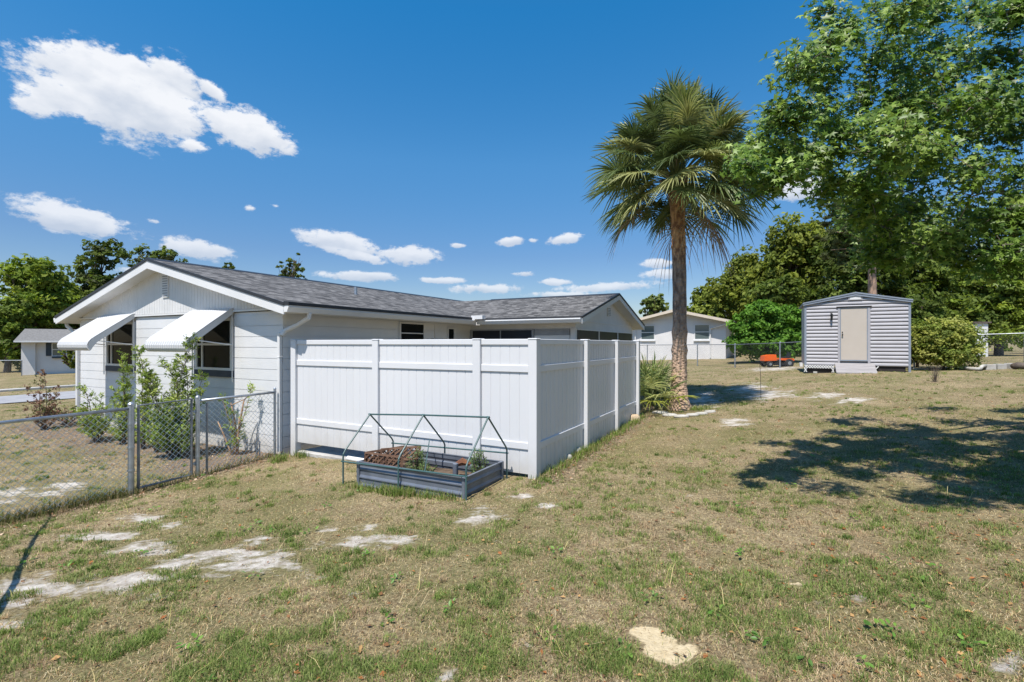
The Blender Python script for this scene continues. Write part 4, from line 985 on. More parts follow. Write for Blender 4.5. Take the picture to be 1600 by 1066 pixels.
# vines on the fence at the right
rg = np.random.default_rng(54); vp = []
for k in range(2600):
    t_ = rg.random(); x = 16.6+(22-16.6)*t_; y = 19+(15.5-19)*t_; vp.append((x+rg.normal(0,.15),y+rg.normal(0,.15)+.1,gz(x,y)+1.08+abs(rg.normal(0,.2))-.5*rg.random()**3))
vp = np.array(vp); o = leaves('fence_vine', vp, np.tile([0,-.3,.8],(len(vp),1)), np.full(len(vp),.11), pal(len(vp),YELG+GREENS), M['leaf_far'], None, OVAL, rg)
tag(o, 'green vine trailing over the chain link fence right of the round bush', 'vine')
# pine behind the shed
rg = np.random.default_rng(60); px_, py_ = (1366-800)/F*31, 31; pz = gz(px_,py_)
pine = empty('pine_tree','tall pine with a reddish bare trunk standing behind the shed','pine',(px_,py_,pz))
mb = MB(); mb.tube(curve((0,0,-.3),(-.1,0,10.8),0,8,rg,.01),[.36-.034*i for i in range(9)],10)
ppos = []; pax = []
for k in range(34):
    z_ = 6.4+4.4*rg.random(); an = rg.random()*6.28; ln = (3.8-.4*(z_-6))*(.6+.5*rg.random()); e = (math.cos(an)*ln,math.sin(an)*ln,z_+.5+rg.normal(0,.4))
    cpts = curve((0,0,z_-.3),e,.06,5,rg,.05); mb.tube(cpts,[.07-.011*i for i in range(6)],5)
    for j in range(9):
        b_ = np.array(cpts[5 if j < 4 else (4 if j < 7 else 3)])+rg.normal(0,.32,3); d = rg.normal(0,1,(70,3)); d[:,2] = np.abs(d[:,2])*.6; d /= np.linalg.norm(d,axis=1,keepdims=True)
        ppos.append(b_+d*.14); pax.append(d)
mb.build('trunk', M['bark_pine'], pine, smooth=True)
ppos = np.concatenate(ppos); pax = np.concatenate(pax)
leaves('crown', ppos, rg.normal(0,1,(len(ppos),3)), np.full(len(ppos),.34), pal(len(ppos),[(.10,.12,.045),(.075,.095,.035),(.14,.15,.07)],.2), M['leaf_far'], pine, NARROW, rg, pax*3)

# ------------------------------------------------------------------ sabal palm
def frond(vs, ts, cs, base, an, elv, pet, bl, rg, colr, nseg=38, sagk=.10, droop=.35, wid=.030, petw=.018, spread=150, roll=0.0):
    d = np.array([math.cos(an)*math.cos(elv), math.sin(an)*math.cos(elv), math.sin(elv)]); base = np.array(base)
    horiz = math.cos(elv)
    pts = [base+d*pet*t-np.array([0,0,1])*(sagk*pet*(t**2)*horiz*1.4) for t in np.linspace(0,1,6)]
    side = np.cross(d,[0,0,1.0]); side /= np.linalg.norm(side)+1e-9
    def addq(a,b,c,e,cl):
        k = sum(len(x) for x in vs); vs.append(np.array([a,b,c,e])); ts.append(np.array([[0,1,2],[0,2,3]])+k); cs.append(np.tile(cl,(4,1)))
    pc = np.array([.15,.17,.06])
    for i in range(5):
        w0 = petw*(1.2-.12*i); addq(pts[i]-side*w0,pts[i]+side*w0,pts[i+1]+side*w0*.9,pts[i+1]-side*w0*.9,pc)
        up_ = np.cross(side,d); addq(pts[i]-up_*w0*.7,pts[i]+up_*w0*.7,pts[i+1]+up_*w0*.6,pts[i+1]-up_*w0*.6,pc)
    T = pts[-1]-pts[-2]; T /= np.linalg.norm(T); S = side; Nn = np.cross(S,T); S = S*math.cos(roll)+Nn*math.sin(roll); Nn = np.cross(S,T)
    H = pts[-1]; costa = bl*.45
    for k in range(nseg):
        f_ = (k/(nseg-1)*2-1); ph = R(spread)*f_
        hub = H+T*costa*(1-abs(f_))**1.2-np.array([0,0,1])*(costa*(1-abs(f_))*.25)
        ph2 = ph*.9; dirv = T*math.cos(ph2)+S*math.sin(ph2)+Nn*(.25*abs(f_)); dirv /= np.linalg.norm(dirv)
        ln = bl*(.62+.38*math.cos(ph*.55))*(.9+.2*rg.random())*(.85 if abs(f_) > .1 else .75)
        w_ = wid*(.8+.4*rg.random()); ws = np.cross(dirv,Nn); ws /= np.linalg.norm(ws)
        ws = ws*math.cos(.7)+Nn*math.sin(.7)*(1 if k%2 else -1)
        dr = droop*(.7+.6*rg.random()); jit = rg.normal(0,.05,3)
        c_ = colr*(1+(rg.random()-.5)*.5); prev = None
        for j,(t_,wf) in enumerate(((0,.35),(.3,1),(.6,.75),(.85,.4),(1.0,.03))):
            q = hub+(dirv+jit*t_)*ln*t_-np.array([0,0,1])*dr*ln*t_**2.2*1.0
            a_,b_ = q-ws*w_*wf/2,q+ws*w_*wf/2
            if prev is not None: addq(prev[0],prev[1],b_,a_,c_)
            prev = (a_,b_)
def palm_colors(rg): 
    b = np.array([(.13,.17,.055),(.18,.22,.07),(.10,.135,.045),(.28,.29,.11),(.075,.105,.035)]); return b[rg.integers(0,len(b))]
PX, PY = 4.2, 12.3; PZ = gz(PX,PY)
palm = empty('palm_tree','tall cabbage palm with a rough brown trunk and round fan leaf crown','palm',(PX,PY,PZ))
rg = np.random.default_rng(70); HZp = 4.05-PZ
mb = MB(); tp = []; tr_ = []
for i in range(40):
    t_ = i/39; z_ = -.2+(HZp+.25)*t_; r_ = .185+.16*math.exp(-max(z_,0)/.22)-.012*t_+.014*math.sin(z_*23)+.008*rg.normal() if z_ < 2 else .168-.004*math.sin(z_*9)
    if z_ > HZp-1.2: r_ = .162+.04*max(0,(z_-HZp+1.2))
    tp.append((.05*math.sin(z_*.55)-.035*z_/5*1.2,0,z_)); tr_.append(r_)
mb.tube(tp,tr_,20)
mb.build('trunk', M['palm_bark'], palm, smooth=True)
# cut leaf bases under the crown
mb = MB()
for k in range(46):
    z_ = HZp-.95+1.15*rg.random(); an = rg.random()*6.28; r0 = .19; b_ = V((r0*math.cos(an)-.05,r0*math.sin(an),z_)); dd_ = V((math.cos(an),math.sin(an),1.5)).normalized()
    if z_ > HZp-.6: mb.bar(b_, b_+dd_*(.18+.3*rg.random()), .055, .02, up=(math.cos(an),math.sin(an),0))
mb.build('leaf_bases', M['bare_wood'], palm)
vs,ts,cs = [],[],[]
nF = 116
for i in range(nF):
    q = (i+.5)/nF; elv = R(88-108*q**.95)+rg.normal(0,.06); an = i*2.39996+rg.normal(0,.15)
    pet = (1.05+.48*rg.random()+(.15 if q < .35 else 0))*(1-.22*max(0,q-.6)/.4); frond(vs,ts,cs,(-.05+.08*math.cos(an),.08*math.sin(an),HZp-.05+.25*(1-q)),an,elv,pet,.80+.14*rg.random(),rg,palm_colors(rg),nseg=54,droop=.18+.24*rg.random()+.12*q,sagk=.10,wid=.040,spread=168,roll=rg.normal(0,.5))
npmesh('crown', np.concatenate(vs), np.concatenate(ts), np.concatenate(cs), M['palm_leaf'], palm)
vs,ts,cs = [],[],[]
for i in range(7):
    an = rg.random()*6.28; frond(vs,ts,cs,(-.05,0,HZp-.1),an,R(-20-35*rg.random()),.7+.5*rg.random(),.8,rg,np.array([.30,.21,.13]),nseg=20,droop=1.1,wid=.026)
npmesh('dead_fronds', np.concatenate(vs), np.concatenate(ts), np.concatenate(cs), M['palm_leaf'], palm)
# small fan palm beside the trunk
sx_, sy_ = 3.48, 12.3; spz = gz(sx_,sy_)
sp_palm = empty('fan_palm','low young fan palm growing between the tall palm trunk and the white fence','palm',(sx_,sy_,spz))
vs,ts,cs = [],[],[]
for i in range(30):
    q = (i+.5)/30; an = i*2.4+rg.normal(0,.2); frond(vs,ts,cs,(0,0,.05),an,R(86-58*q),.66+.2*rg.random()-.15*q,.70,rg,palm_colors(rg)*1.5 if i < 25 else np.array([.26,.28,.05]),nseg=26,droop=.3+.25*q,wid=.028,spread=120,petw=.010)
npmesh('fronds', np.concatenate(vs), np.concatenate(ts), np.concatenate(cs), M['palm_leaf'], sp_palm)
mb = MB(); mb.tube([(0,0,-.1),(0,0,.14)],[.09,.06],10); mb.build('stem', M['palm_bark'], sp_palm)
# ring of edging stones around the palm
def stone(name, x, y, sx, sy, sz, mt, seed, label=None, cat='stone', group=None, sink=.3, rz=0):
    rg_ = np.random.default_rng(seed); mb = MB(); nu, nv_ = 12, 7; vs_ = []; fs_ = []
    for j in range(nv_+1):
        th = math.pi*j/nv_
        for i in range(nu):
            ph = 2*math.pi*i/nu; r_ = 1+.16*(float(vn(i*.9+seed,j*.9+seed*.3,4))-.5)*2
            cx_ = np.sign(math.cos(ph))*abs(math.cos(ph))**.7; sy2 = np.sign(math.sin(ph))*abs(math.sin(ph))**.7
            vs_.append((cx_*math.sin(th)**.7*sx/2*r_, sy2*math.sin(th)**.7*sy/2*r_, math.cos(th)*sz/2*r_))
    for j in range(nv_):
        for i in range(nu): fs_.append((j*nu+i,j*nu+(i+1)%nu,(j+1)*nu+(i+1)%nu,(j+1)*nu+i))
    mb.add(vs_,fs_); o = mb.build(name, mt, smooth=True); o.location = (x,y,gz(x,y)+sz*(.5-sink)); o.rotation_euler = (0,0,rz)
    tag(o, label, cat, group); return o
GR = 'edging stones around the palm'
k = 0
for u_, v_, s_ in ((1032,646,.42),(1047,650,.36),(1065,652,.34),(1082,650,.30),(1096,648,.34),(1110,645,.30)):
    x,y,z = GP(u_,v_); lb = ['flat white edging stone nearest the fence end','second white edging stone from the fence end','white edging stone right in front of the palm trunk','white edging stone just right of the trunk front','fifth white edging stone, second from the right of the ring','white edging stone at the right end of the ring'][k]
    stone('edging_stone', x, y, s_, .13, .09, M['stone_white'], 80+k, lb, 'stone', GR, rz=(k-2.5)*.12); k += 1
x,y,z = GP(990,657); stone('rock', x, y, .30, .2, .20, M['stone_tan'], 90, 'tan rock at the far end post of the white fence', 'rock')
x,y,z = GP(897,708); stone('rock', x, y, .34, .16, .14, M['stone_white'], 91, 'long pale rock beside the second post of the fence side', 'rock', rz=.9)
x,y,z = GP(887,717); stone('rock', x, y, .15, .12, .11, M['stone_white'], 92, 'small round white rock in front of the long pale rock', 'rock')

# ------------------------------------------------------------------ sweetgum at the right
SG = (9.2,7.0); sgz = gz(*SG)
gum = empty('sweetgum_tree','large sweetgum with star shaped leaves reaching in from the right','tree',(SG[0],SG[1],sgz))
rg = np.random.default_rng(77)
clus = [ # u, v, Y, radius px
 (1285,20,6.5,26),(1320,35,6.8,28),(1365,18,6.5,30),(1405,30,6.8,26),(1440,12,6.2,28),(1470,10,6.5,20),
 (1255,98,6.6,17),(1278,80,6.8,22),(1300,62,6.6,20),(1275,120,6.5,18),(1305,105,6.9,22),(1290,138,6.6,16),(1330,55,7.2,20),
 (1345,140,7.0,20),(1365,90,7.2,26),(1400,75,7.3,28),(1430,50,7.0,26),(1460,70,7.0,28),(1490,75,7.4,26),(1400,115,6.8,26),(1440,110,7.0,30),(1485,115,6.9,30),(1520,90,7.2,26),(1555,85,7.0,24),(1585,95,6.6,26),
 (1345,165,6.6,16),(1400,155,6.6,28),(1440,155,6.8,32),(1490,160,6.9,34),(1540,140,7.0,32),(1590,150,6.6,34),
 (1213,180,5.9,24),(1235,190,6.0,22),(1205,205,5.9,20),(1185,232,5.8,18),(1160,258,5.8,12),(1175,262,5.8,18),(1200,250,6.0,24),(1230,235,6.2,26),(1265,180,6.3,26),(1290,170,6.5,26),(1300,205,6.4,26),
 (1215,280,6.2,20),(1240,265,6.3,24),(1195,290,6.2,14),(1270,245,6.4,30),(1300,245,6.6,30),(1340,205,6.5,26),(1370,200,6.7,30),(1345,240,6.6,32),(1300,285,6.8,26),(1280,305,6.9,18),
 (1410,210,6.9,36),(1460,215,7.0,38),(1510,210,7.1,38),(1560,200,7.0,38),(1600,210,6.8,36),(1390,260,7.2,38),(1440,270,7.2,40),(1500,270,7.4,38),(1340,290,7.2,30),(1375,310,7.3,36),
 (1420,325,7.4,40),(1470,330,7.5,38),(1345,335,7.4,28),(1530,255,7.6,26),(1385,360,7.5,34),(1430,375,7.6,36),(1480,380,7.6,32),(1360,390,7.6,24),(1400,405,7.6,22),
 (1520,350,7.4,34),(1560,340,7.2,36),(1600,330,7.0,36),(1530,390,7.3,30),(1575,385,7.1,32),(1610,390,6.8,30),(1600,270,7.0,28),(1500,410,7.5,18),(1560,410,7.2,18),
 (1520,8,6.2,22),(1560,20,6.2,20),(1590,30,6.0,24),(1600,5,6.0,30),(1545,175,7.2,34),(1450,180,7.2,30)]
cl3 = []
for u,v,Yd,r_ in clus:
    Yd = Yd*(.80 if u < 1420 else .82)+rg.normal(0,.3); cl3.append((np.array(P(u,v,Yd)), r_/F*Yd))
# the rest of the crown outside the frame
# (placed so that the crown stands between the sun and the shaded part of the lawn)
def in_poly(x, y, pg):
    c_ = False; j = len(pg)-1
    for i in range(len(pg)):
        if (pg[i][1] > y) != (pg[j][1] > y) and x < (pg[j][0]-pg[i][0])*(y-pg[i][1])/(pg[j][1]-pg[i][1])+pg[i][0]: c_ = not c_
        j = i
    return c_
SHP = [(1205,654),(1900,648),(1900,790),(1600,778),(1450,775),(1330,760),(1250,738),(1140,724),(1160,712),(1270,703),(1190,688),(1175,670)]
tl = 1/math.tan(R(SUN_EL)); got = 0
for k in range(6000):
    u = rg.uniform(1135,1900); v = rg.uniform(648,785)
    if not in_poly(u,v,SHP): continue
    X_, Y_, z_ = GP(u,v) if k < 0 else (None,None,None)
    Y_ = 1.55*F/(v-HZ); X_ = (u-800)/F*Y_; h_ = rg.uniform(2.0,4.8); x = X_+SX*h_*tl; y = Y_+SY*h_*tl; z = -1.5+h_
    if y < 2.2: continue
    pu = 800+x/y*F; pv = HZ-z/y*F; rad_ = rg.uniform(.26,.42)
    if pu-rad_/y*F*1.1 < 1600 and pv+rad_/y*F*1.1 > 0 and not any(math.hypot(pu-c[0],pv-c[1]) < c[3]*.55 for c in clus): continue
    if pu < 1620 and pv > -20 and y < 4.4: continue
    cl3.append((np.array([x,y,z]), rad_)); got += 1
    if got > 280: break
O = np.array([SG[0],SG[1],sgz]); mb = MB()
fork = np.array([-.2,0,2.6]); mb.tube(curve((0,0,-.3),fork,0,5,rg,.02),[.26,.20,.17,.16,.15,.14],12)
pool = []
for h in ((6.4,6.4,2.0),(6.2,6.0,3.6),(7.4,5.6,4.4),(9.4,6.5,5.5)):
    h = np.array(h)-O; cv = curve(fork,h,.06,8,rg,.04); mb.tube(cv,[.075-.0055*j for j in range(9)],8)
    pool += [(np.array(p),.07-.0055*j) for j,p in enumerate(cv) if j > 1]
Lp = []; Ln = []; Lc = []; cc_ = 0
GUM = [(.12,.20,.03),(.16,.25,.04),(.09,.16,.024),(.24,.33,.07),(.07,.13,.022)]
for c,r_ in sorted(cl3, key=lambda t: np.linalg.norm(t[0]-O-fork)):
    c = c-O; pi = min(range(len(pool)), key=lambda i: np.linalg.norm(pool[i][0]-c)+.25*max(0,pool[i][0][2]-c[2])); hb, hr = pool[pi]; r1_ = min(hr*.75,.03)
    tw = curve(hb, c, .06, 5, rg, .07); mb.tube(tw,[max(r1_*(1-.15*j),.004) for j in range(6)],5)
    pool += [(np.array(p),max(r1_*(1-.15*j),.006)) for j,p in enumerate(tw) if j > 1]
    r_ *= .86; ntw = int(12+r_*52)
    for j in range(ntw):
        d = rg.normal(0,1,3); d[2] *= .75; d /= np.linalg.norm(d); e = c+d*r_*(.55+.55*rg.random()); st = np.array(tw[rg.integers(3,6)])
        tp2 = curve(st,e,.05,3,rg,.05)
        if j < 6: mb.tube(tp2,[.007,.005,.004,.002],4)
        m_ = 9; t2 = rg.random(m_)**.6; pts2 = st+(e-st)*t2[:,None]+rg.normal(0,.07,(m_,3)); Lp.append(pts2); Ln.append(np.tile([-.25,-.85,.9],(m_,1))+d*.45)
        Lc.append(np.full(m_,cc_)); cc_ += 1
Lp = np.concatenate(Lp); Ln = np.concatenate(Ln); Lc = np.concatenate(Lc)
mb.build('trunk', M['bark_pale'], gum, smooth=True)
leaves('crown', Lp, Ln, np.full(len(Lp),.057), leafcols(Lc,cc_,GUM,rg,.15), M['leaf'], gum, star_leaf(), rg)
print('gum leaves', len(Lp))

# ------------------------------------------------------------------ shrubs by the gable wall
def plume_shrub(name, label, cat, x, y, stems, seed, cs, ln=.07, dens=1.0, bark='bark', group=None, shape=None, leafm='leaf'):
    """stems: list of (dx,dy,height,spread) ; twigs carry narrow leaves"""
    rg = np.random.default_rng(seed); rt = empty(name, label, cat, (x,y,gz(x,y)), 0, group); mb = MB(); Pp,Nn,Aa,Ci = [],[],[],[]; ci = 0
    for (dx,dy,h,sp2) in stems:
        st = curve((rg.normal(0,.04),rg.normal(0,.04),-.05),(dx,dy,h),0,8,rg,.04); mb.tube(st,[.014-.0014*i for i in range(9)],5)
        nt_ = int(h*22*dens)
        for k in range(nt_):
            t_ = .12+.88*rg.random(); i = min(int(t_*8),7); p0 = np.array(st[i])+(np.array(st[i+1])-np.array(st[i]))*(t_*8-i)
            an = rg.random()*6.28; tl = sp2*(.35+.65*rg.random())*(1.05-.62*t_); d = np.array([math.cos(an),math.sin(an),.55+.6*rg.random()]); d /= np.linalg.norm(d); e = p0+d*tl
            mb.tube([tuple(p0),tuple(e)],[.004,.0015],3,caps=False)
            m_ = int(9+tl*34); tt = .25+.8*rg.random(m_)**.8; pp = p0+d*tl*tt[:,None]+rg.normal(0,.012,(m_,3)); a_ = d*1.2+rg.normal(0,.7,(m_,3))
            Pp.append(pp+a_*.02); Aa.append(a_); Nn.append(rg.normal(0,.5,(m_,3))+[0,0,.7]); Ci.append(np.full(m_,ci)); ci += 1
    mb.build('stems', M[bark], rt)
    Pp,Nn,Aa,Ci = map(np.concatenate,(Pp,Nn,Aa,Ci))
    leaves('foliage', Pp, Nn, np.full(len(Pp),ln), leafcols(Ci,ci,cs,rg), M[leafm], rt, shape or LANCE, rg, Aa); return rt
LANCE = (np.array([(0,-.5,0),(.13,-.1,.02),(.09,.25,0),(0,.5,-.06),(-.09,.25,0),(-.13,-.1,.02)]), np.array([(0,1,2),(0,2,3),(0,3,4),(0,4,5)]))
POD = [(.22,.29,.05),(.28,.36,.07),(.16,.23,.04),(.36,.41,.10)]
GS = 'shrubs in the bed by the gable wall'
def at(a,b): return W(a,b)
x,y = at(-.85,4.75); plume_shrub('shrub','feathery green shrub at the left end under the first awning','shrub',x,y,[(-.3,0,1.15,.36),(.0,.1,1.0,.34),(.2,-.1,.75,.42),(-.55,.0,.7,.4),(-.15,-.2,.6,.45),(.35,0,.6,.4),(-.4,.1,.5,.45)],101,POD,.066,1.6,group=GS)
x,y = at(-.75,4.05); plume_shrub('shrub','upright shrub with a tall leafy column under the first awning window','shrub',x,y,[(.02,0,1.9,.26),(.12,.05,1.6,.26),(-.12,0,1.1,.34),(.2,-.1,.8,.34),(0,-.1,.6,.4)],102,POD,.066,1.6,group=GS)
x,y = at(-.7,3.3); plume_shrub('shrub','narrow columnar shrub between the two awnings','shrub',x,y,[(.0,0,1.75,.22),(.06,.05,1.4,.24),(-.06,0,1.0,.26),(.05,-.05,.6,.3)],103,POD+YELG[:1],.062,1.9,group=GS)
x,y = at(-.9,1.75); plume_shrub('shrub','tallest and broadest green shrub under the second awning','shrub',x,y,[(-.75,.1,1.95,.3),(-.5,0,1.5,.36),(-.15,0,1.75,.36),(.12,.05,1.85,.34),(.38,-.1,2.15,.36),(.5,0,1.5,.36),(-.3,-.15,1.0,.46),(.1,-.2,1.0,.46),(.4,-.2,.9,.45),(-.55,-.1,.8,.45),(-.1,-.25,.6,.5),(.3,-.3,.6,.5),(-.45,-.25,.5,.5)],104,POD+[(.10,.15,.03)],.070,1.7,group=GS)
x,y = at(-.8,2.6); plume_shrub('shrub','loose low shrub filling the gap left of the broadest one','shrub',x,y,[(-.1,0,1.3,.3),(.25,0,1.1,.34),(-.25,.0,.7,.36),(.1,-.1,.7,.4)],105,POD,.066,1.4,group=GS)
x,y = at(-.35,.85); vt_ = plume_shrub('cut_shrub','cut back shrub with tan bare stems by the house corner','shrub',x,y,[(-.25,0,1.05,.26),(.30,.05,1.3,.16),(-.1,0,.8,.2)],106,POD,.065,.8,bark='bare_wood')
mb = MB(); rg = np.random.default_rng(9)
for (p,q,r_) in (((.0,0,-.05),(.16,0,1.0),.022),((.03,.02,-.05),(-.08,0,.95),.018),((-.05,0,-.05),(-.35,.05,.6),.016),((.16,0,1.0),(.33,0,1.12),.012),((-.08,0,.9),(.18,.02,1.02),.012),((.05,0,0),(.1,-.05,.7),.014)):
    mb.tube(curve(p,q,0,4,rg,.03),[r_,r_*.95,r_*.9,r_*.8,r_*.6],6)
mb.build('bare_stems', M['bare_wood'], vt_, smooth=True)
x,y = at(-.28,.33); o = MB().tube([(0,0,-.1),(.0,0,.42)],.014,6).tube([(.04,.03,-.1),(.03,.03,.25)],.012,6).build('steel_stake', M['galv_dark']); o.location = (x,y,gz(x,y)); tag(o,'short grey steel stake in the ground by the wall corner','stake')
# reddish dry shrub at the left
X_,Y_,z_ = GP(68,672)
RED = [(.20,.11,.075),(.26,.16,.11),(.15,.08,.055),(.33,.22,.14),(.20,.20,.08)]
plume_shrub('dry_shrub','reddish brown sparse shrub standing left of the house','shrub',X_,Y_,[(0,0,1.45,.34),(-.35,0,1.0,.4),(.3,.1,.95,.4),(-.15,.1,1.2,.35),(.1,0,.7,.5),(-.5,0,.45,.4),(.5,0,.45,.4)],107,RED,.05,.9,shape=OVAL)
X_,Y_,z_ = GP(100,664); plume_shrub('low_shrub','low dark twiggy shrub at the foot of the reddish shrub','shrub',X_,Y_,[(-.6,0,.35,.4),(.5,.1,.4,.4),(.1,0,.4,.4),(-.2,.2,.3,.4),(.9,.2,.35,.3)],108,RED+DARKG,.06,1.2,shape=OVAL)
X_,Y_,z_ = GP(-20,600); plume_shrub('hedge_shrub','yellow green overgrown shrub at the far left edge before the neighbour fence','shrub',X_,36,[(0,0,2.2,1.2),(1.2,0,1.9,1.2),(2.2,0,1.2,1.0),(-1.2,0,2.2,1.2),(1.8,0,2.4,.9),(.6,0,2.6,1)],109,YELG+[(.12,.09,.06)],.2,.9,shape=OVAL,leafm='leaf_far')
# green plants growing in the raised bed
for (a_,b_,h_,sd,lb) in ((-.5,-3.5,.30,111,'small feathery green plant in the middle of the raised bed'),(-.28,-4.35,.34,112,'small feathery green plant at the right rear of the raised bed'),(-.75,-3.75,.16,113,'tiny green seedling near the front wall of the raised bed')):
    x,y = W(a_,b_); rt = plume_shrub('bed_plant', lb, 'plant', x, y, [(rg.normal(0,.08),rg.normal(0,.08),h_*(.7+.4*rg.random()),.13) for _ in range(7)], sd, [(.14,.22,.06),(.18,.26,.09)], .03, 2.2)
    rt.location.z = -2.0+zb+.14
# twiggy dead plant on the right lawn
X_,Y_,z_ = GP(1461,597); rg = np.random.default_rng(5); mb = MB()
for k in range(26):
    q = (rg.normal(0,.09),rg.normal(0,.09),.30+.28*rg.random()); mb.tube(curve((rg.normal(0,.02),rg.normal(0,.02),-.02),q,0,3,rg,.04),[.006,.005,.004,.002],4)
o = mb.build('dead_plant', M['bark']); o.location = (X_,Y_,gz(X_,Y_)); tag(o,'dry twiggy dead plant standing alone in the lawn before the bush','plant')
# thin garden stake
X_,Y_,z_ = GP(1189,622); o = MB().tube([(0,0,-.1),(-.01,0,.55),(-.035,0,.98)],.006,6).build('garden_stake', M['black']); o.location = (X_,Y_,gz(X_,Y_)); tag(o,'thin dark metal rod standing in the lawn between palm and shed','stake')
# unseen leaning stem, added left of the frame to throw the long thin shadow
mb = MB(); rg = np.random.default_rng(8)
mb.tube([(-2.6,2.0,gz(-2.6,2.0)-.1),(-3.3,2.58,-1.46),(-4.0,3.15,-1.02),(-4.75,3.72,-.58),(-5.5,4.3,-.14),(-6.2,4.87,.3)],[.028,.028,.027,.024,.02,.01],8)
for k,(p,q) in enumerate((((-4.75,3.72,-.58),(-5.1,3.6,-.2)),((-5.5,4.3,-.14),(-5.9,4.2,.25)),((-4.0,3.15,-1.02),(-4.5,3.0,-.8)))): mb.tube([p,q],[.014,.004],5)
o = mb.build('leaning_shadow_stem', M['bark'], smooth=True); tag(o,'unseen bare leaning stem added to throw the thin shadow across the sand','shadow caster')

# ------------------------------------------------------------------ garden shed
SX0, SX1, SYF = 10.28, 13.91, 17.1; SW = SX1-SX0
shed = empty('garden_shed','grey lap sided shed with a cream door at the back of the lawn','shed',(10.94,18.2,-1.03),ROT-math.pi/2); shed.scale = (.85,1,1.06)
zs0, ze, za = .22, 2.42, 2.71
MB().box(.03,SW-.03,.03,3.0,zs0,ze-.02).prism([(.03,ze-.03),(SW-.03,ze-.03),(SW/2,za-.08)],.03,3.0,'y').build('wall', M['shed_siding'], shed)
mb = MB(); z_ = zs0
def shed_top(x): return ze-.02+(za-ze)*(1-abs(x-SW/2)/(SW/2))-.05
while z_ < za-.1:
    # rounded lap courses with steps at the door opening
    for (xa,xb) in (((.05,1.20),(2.33,SW-.05)) if z_ < 2.14 else ((.05,SW-.05),)):
        h_ = .118
        if z_ > ze-.1:
            f = (z_+h_*.6-ze+.07)/(za-ze); xa = max(xa,SW/2*f+.05); xb = min(xb,SW-SW/2*f-.05)
            if xb-xa < .1: continue
        mb.prism([(.03,z_),(-.024,z_),(-.036,z_+.02),(-.036,z_+.045),(-.026,z_+.08),(-.006,z_+.105),(.0,z_+h_),(.03,z_+h_)],xa,xb,'x')
    z_ += .122
mb.build('siding', M['shed_siding'], shed)
mb = MB(); mb.box(-.03,.05,-.035,.03,.0,ze).box(SW-.05,SW+.03,-.035,.03,.0,ze); mb.build('corner_trim', M['shed_trim'], shed)
sr = MB().prism([(-.09,ze-.02),(SW/2,za),(SW+.09,ze-.02),(SW+.09,ze-.06),(SW/2,za-.05),(-.09,ze-.06)],-.10,3.1,'y').build('roof', M['shed_trim'], shed)
MB().prism([(-.08,ze-.062),(SW/2,za-.052),(SW+.08,ze-.062),(SW+.08,ze-.12),(SW/2,za-.12),(-.08,ze-.12)],-.085,-.04,'y').build('fascia', M['shed_trim'], sr)
dx0, dx1 = 1.27, 2.24
MB().box(dx0-.075,dx0,-.045,.02,.30,2.20).box(dx1,dx1+.085,-.045,.02,.30,2.20).box(dx0,dx1,-.045,.02,2.18,2.20).build('door_casing', M['shed_siding'], shed)
MB().box(dx0-.13,dx1+.13,-.07,-.0,2.202,2.235).build('door_track', M['black'], shed)
dr_ = MB().bbox(dx0+.03,dx1-.03,-.035,.01,.42,2.165,.006).build('door', M['shed_door'], shed)
MB().box(dx0,dx0+.03,-.04,.015,.38,2.18).box(dx1-.03,dx1,-.04,.015,.38,2.18).box(dx0+.03,dx1-.03,-.04,.015,2.166,2.18).box(dx0+.03,dx1-.03,-.04,.015,.38,.418).build('frame', M['shed_trim'], dr_)
MB().tube([(dx0+.085,-.03,1.27),(dx0+.085,-.075,1.27)],.022,8).tube([(dx0+.085,-.07,1.27),(dx0+.085,-.09,1.27)],.03,8).build('handle', M['black'], dr_)
MB().tube([(dx0+.085,-.03,1.36),(dx0+.085,-.055,1.36)],.02,8).build('lock', M['black'], dr_)
v_ = MB().box(SW/2-.26,SW/2+.24,-.05,.0,2.44,2.58).build('vent', M['shed_siding'], shed)
MB().box(SW/2-.2,SW/2+.18,-.058,-.05,2.455,2.565).build('vent_cover', M['white_trim'], v_)
lm = MB().box(.93,1.0,-.05,-.01,1.86,2.02).tube([(.965,-.04,2.0),(.965,-.12,2.03),(.965,-.14,1.98)],.012,6).tube([(.965,-.14,2.0),(.965,-.14,1.96),(.965,-.14,1.80),(.965,-.14,1.76)],[.02,.055,.038,.01],6).build('wall_lamp', M['black'], shed)
MB().box(.10,1.06,.02,.5,-.25,zs0-.005).build('skid', M['dark_wood'], shed); MB().box(2.60,3.50,.02,.5,-.25,zs0-.005).build('skid', M['dark_wood'], shed)
mb = MB()
def slat_lattice(mb, x0,x1,z0,z1,y):
    n_ = round((x1-x0)/(z1-z0)) or 1; st = (x1-x0)/n_
    for k in range(n_):
        mb.bar((x0+k*st,y-.02,z0),(x0+(k+1)*st,y-.02,z1),.014,.034,up=(0,0,1)); mb.bar((x0+k*st,y-.035,z1),(x0+(k+1)*st,y-.035,z0),.014,.034,up=(0,0,1))
slat_lattice(mb,-.02,1.06,.12,.215,-.02); slat_lattice(mb,-.04,.06,-.02,.12,-.02); slat_lattice(mb,.98,1.06,-.02,.12,-.02); slat_lattice(mb,2.36,2.60,-.02,.215,-.02)
mb.build('lattice_skirt', M['white_trim'], shed)
ra = MB()
for k in range(3): ra.prism([(-.04-k*.2,.31-k*.10),(-.04-k*.2-.19,.31-(k+1)*.10+.004),(-.04-k*.2-.19,.275-(k+1)*.10),(-.04-k*.2,.275-k*.10)],1.08,2.46,'x')
ra.prism([(-.03,.273),(-.63,-.03),(-.63,-.12),(-.03,-.12)],1.10,2.44,'x')
ra.build('ramp', M['deck_wood'], shed)
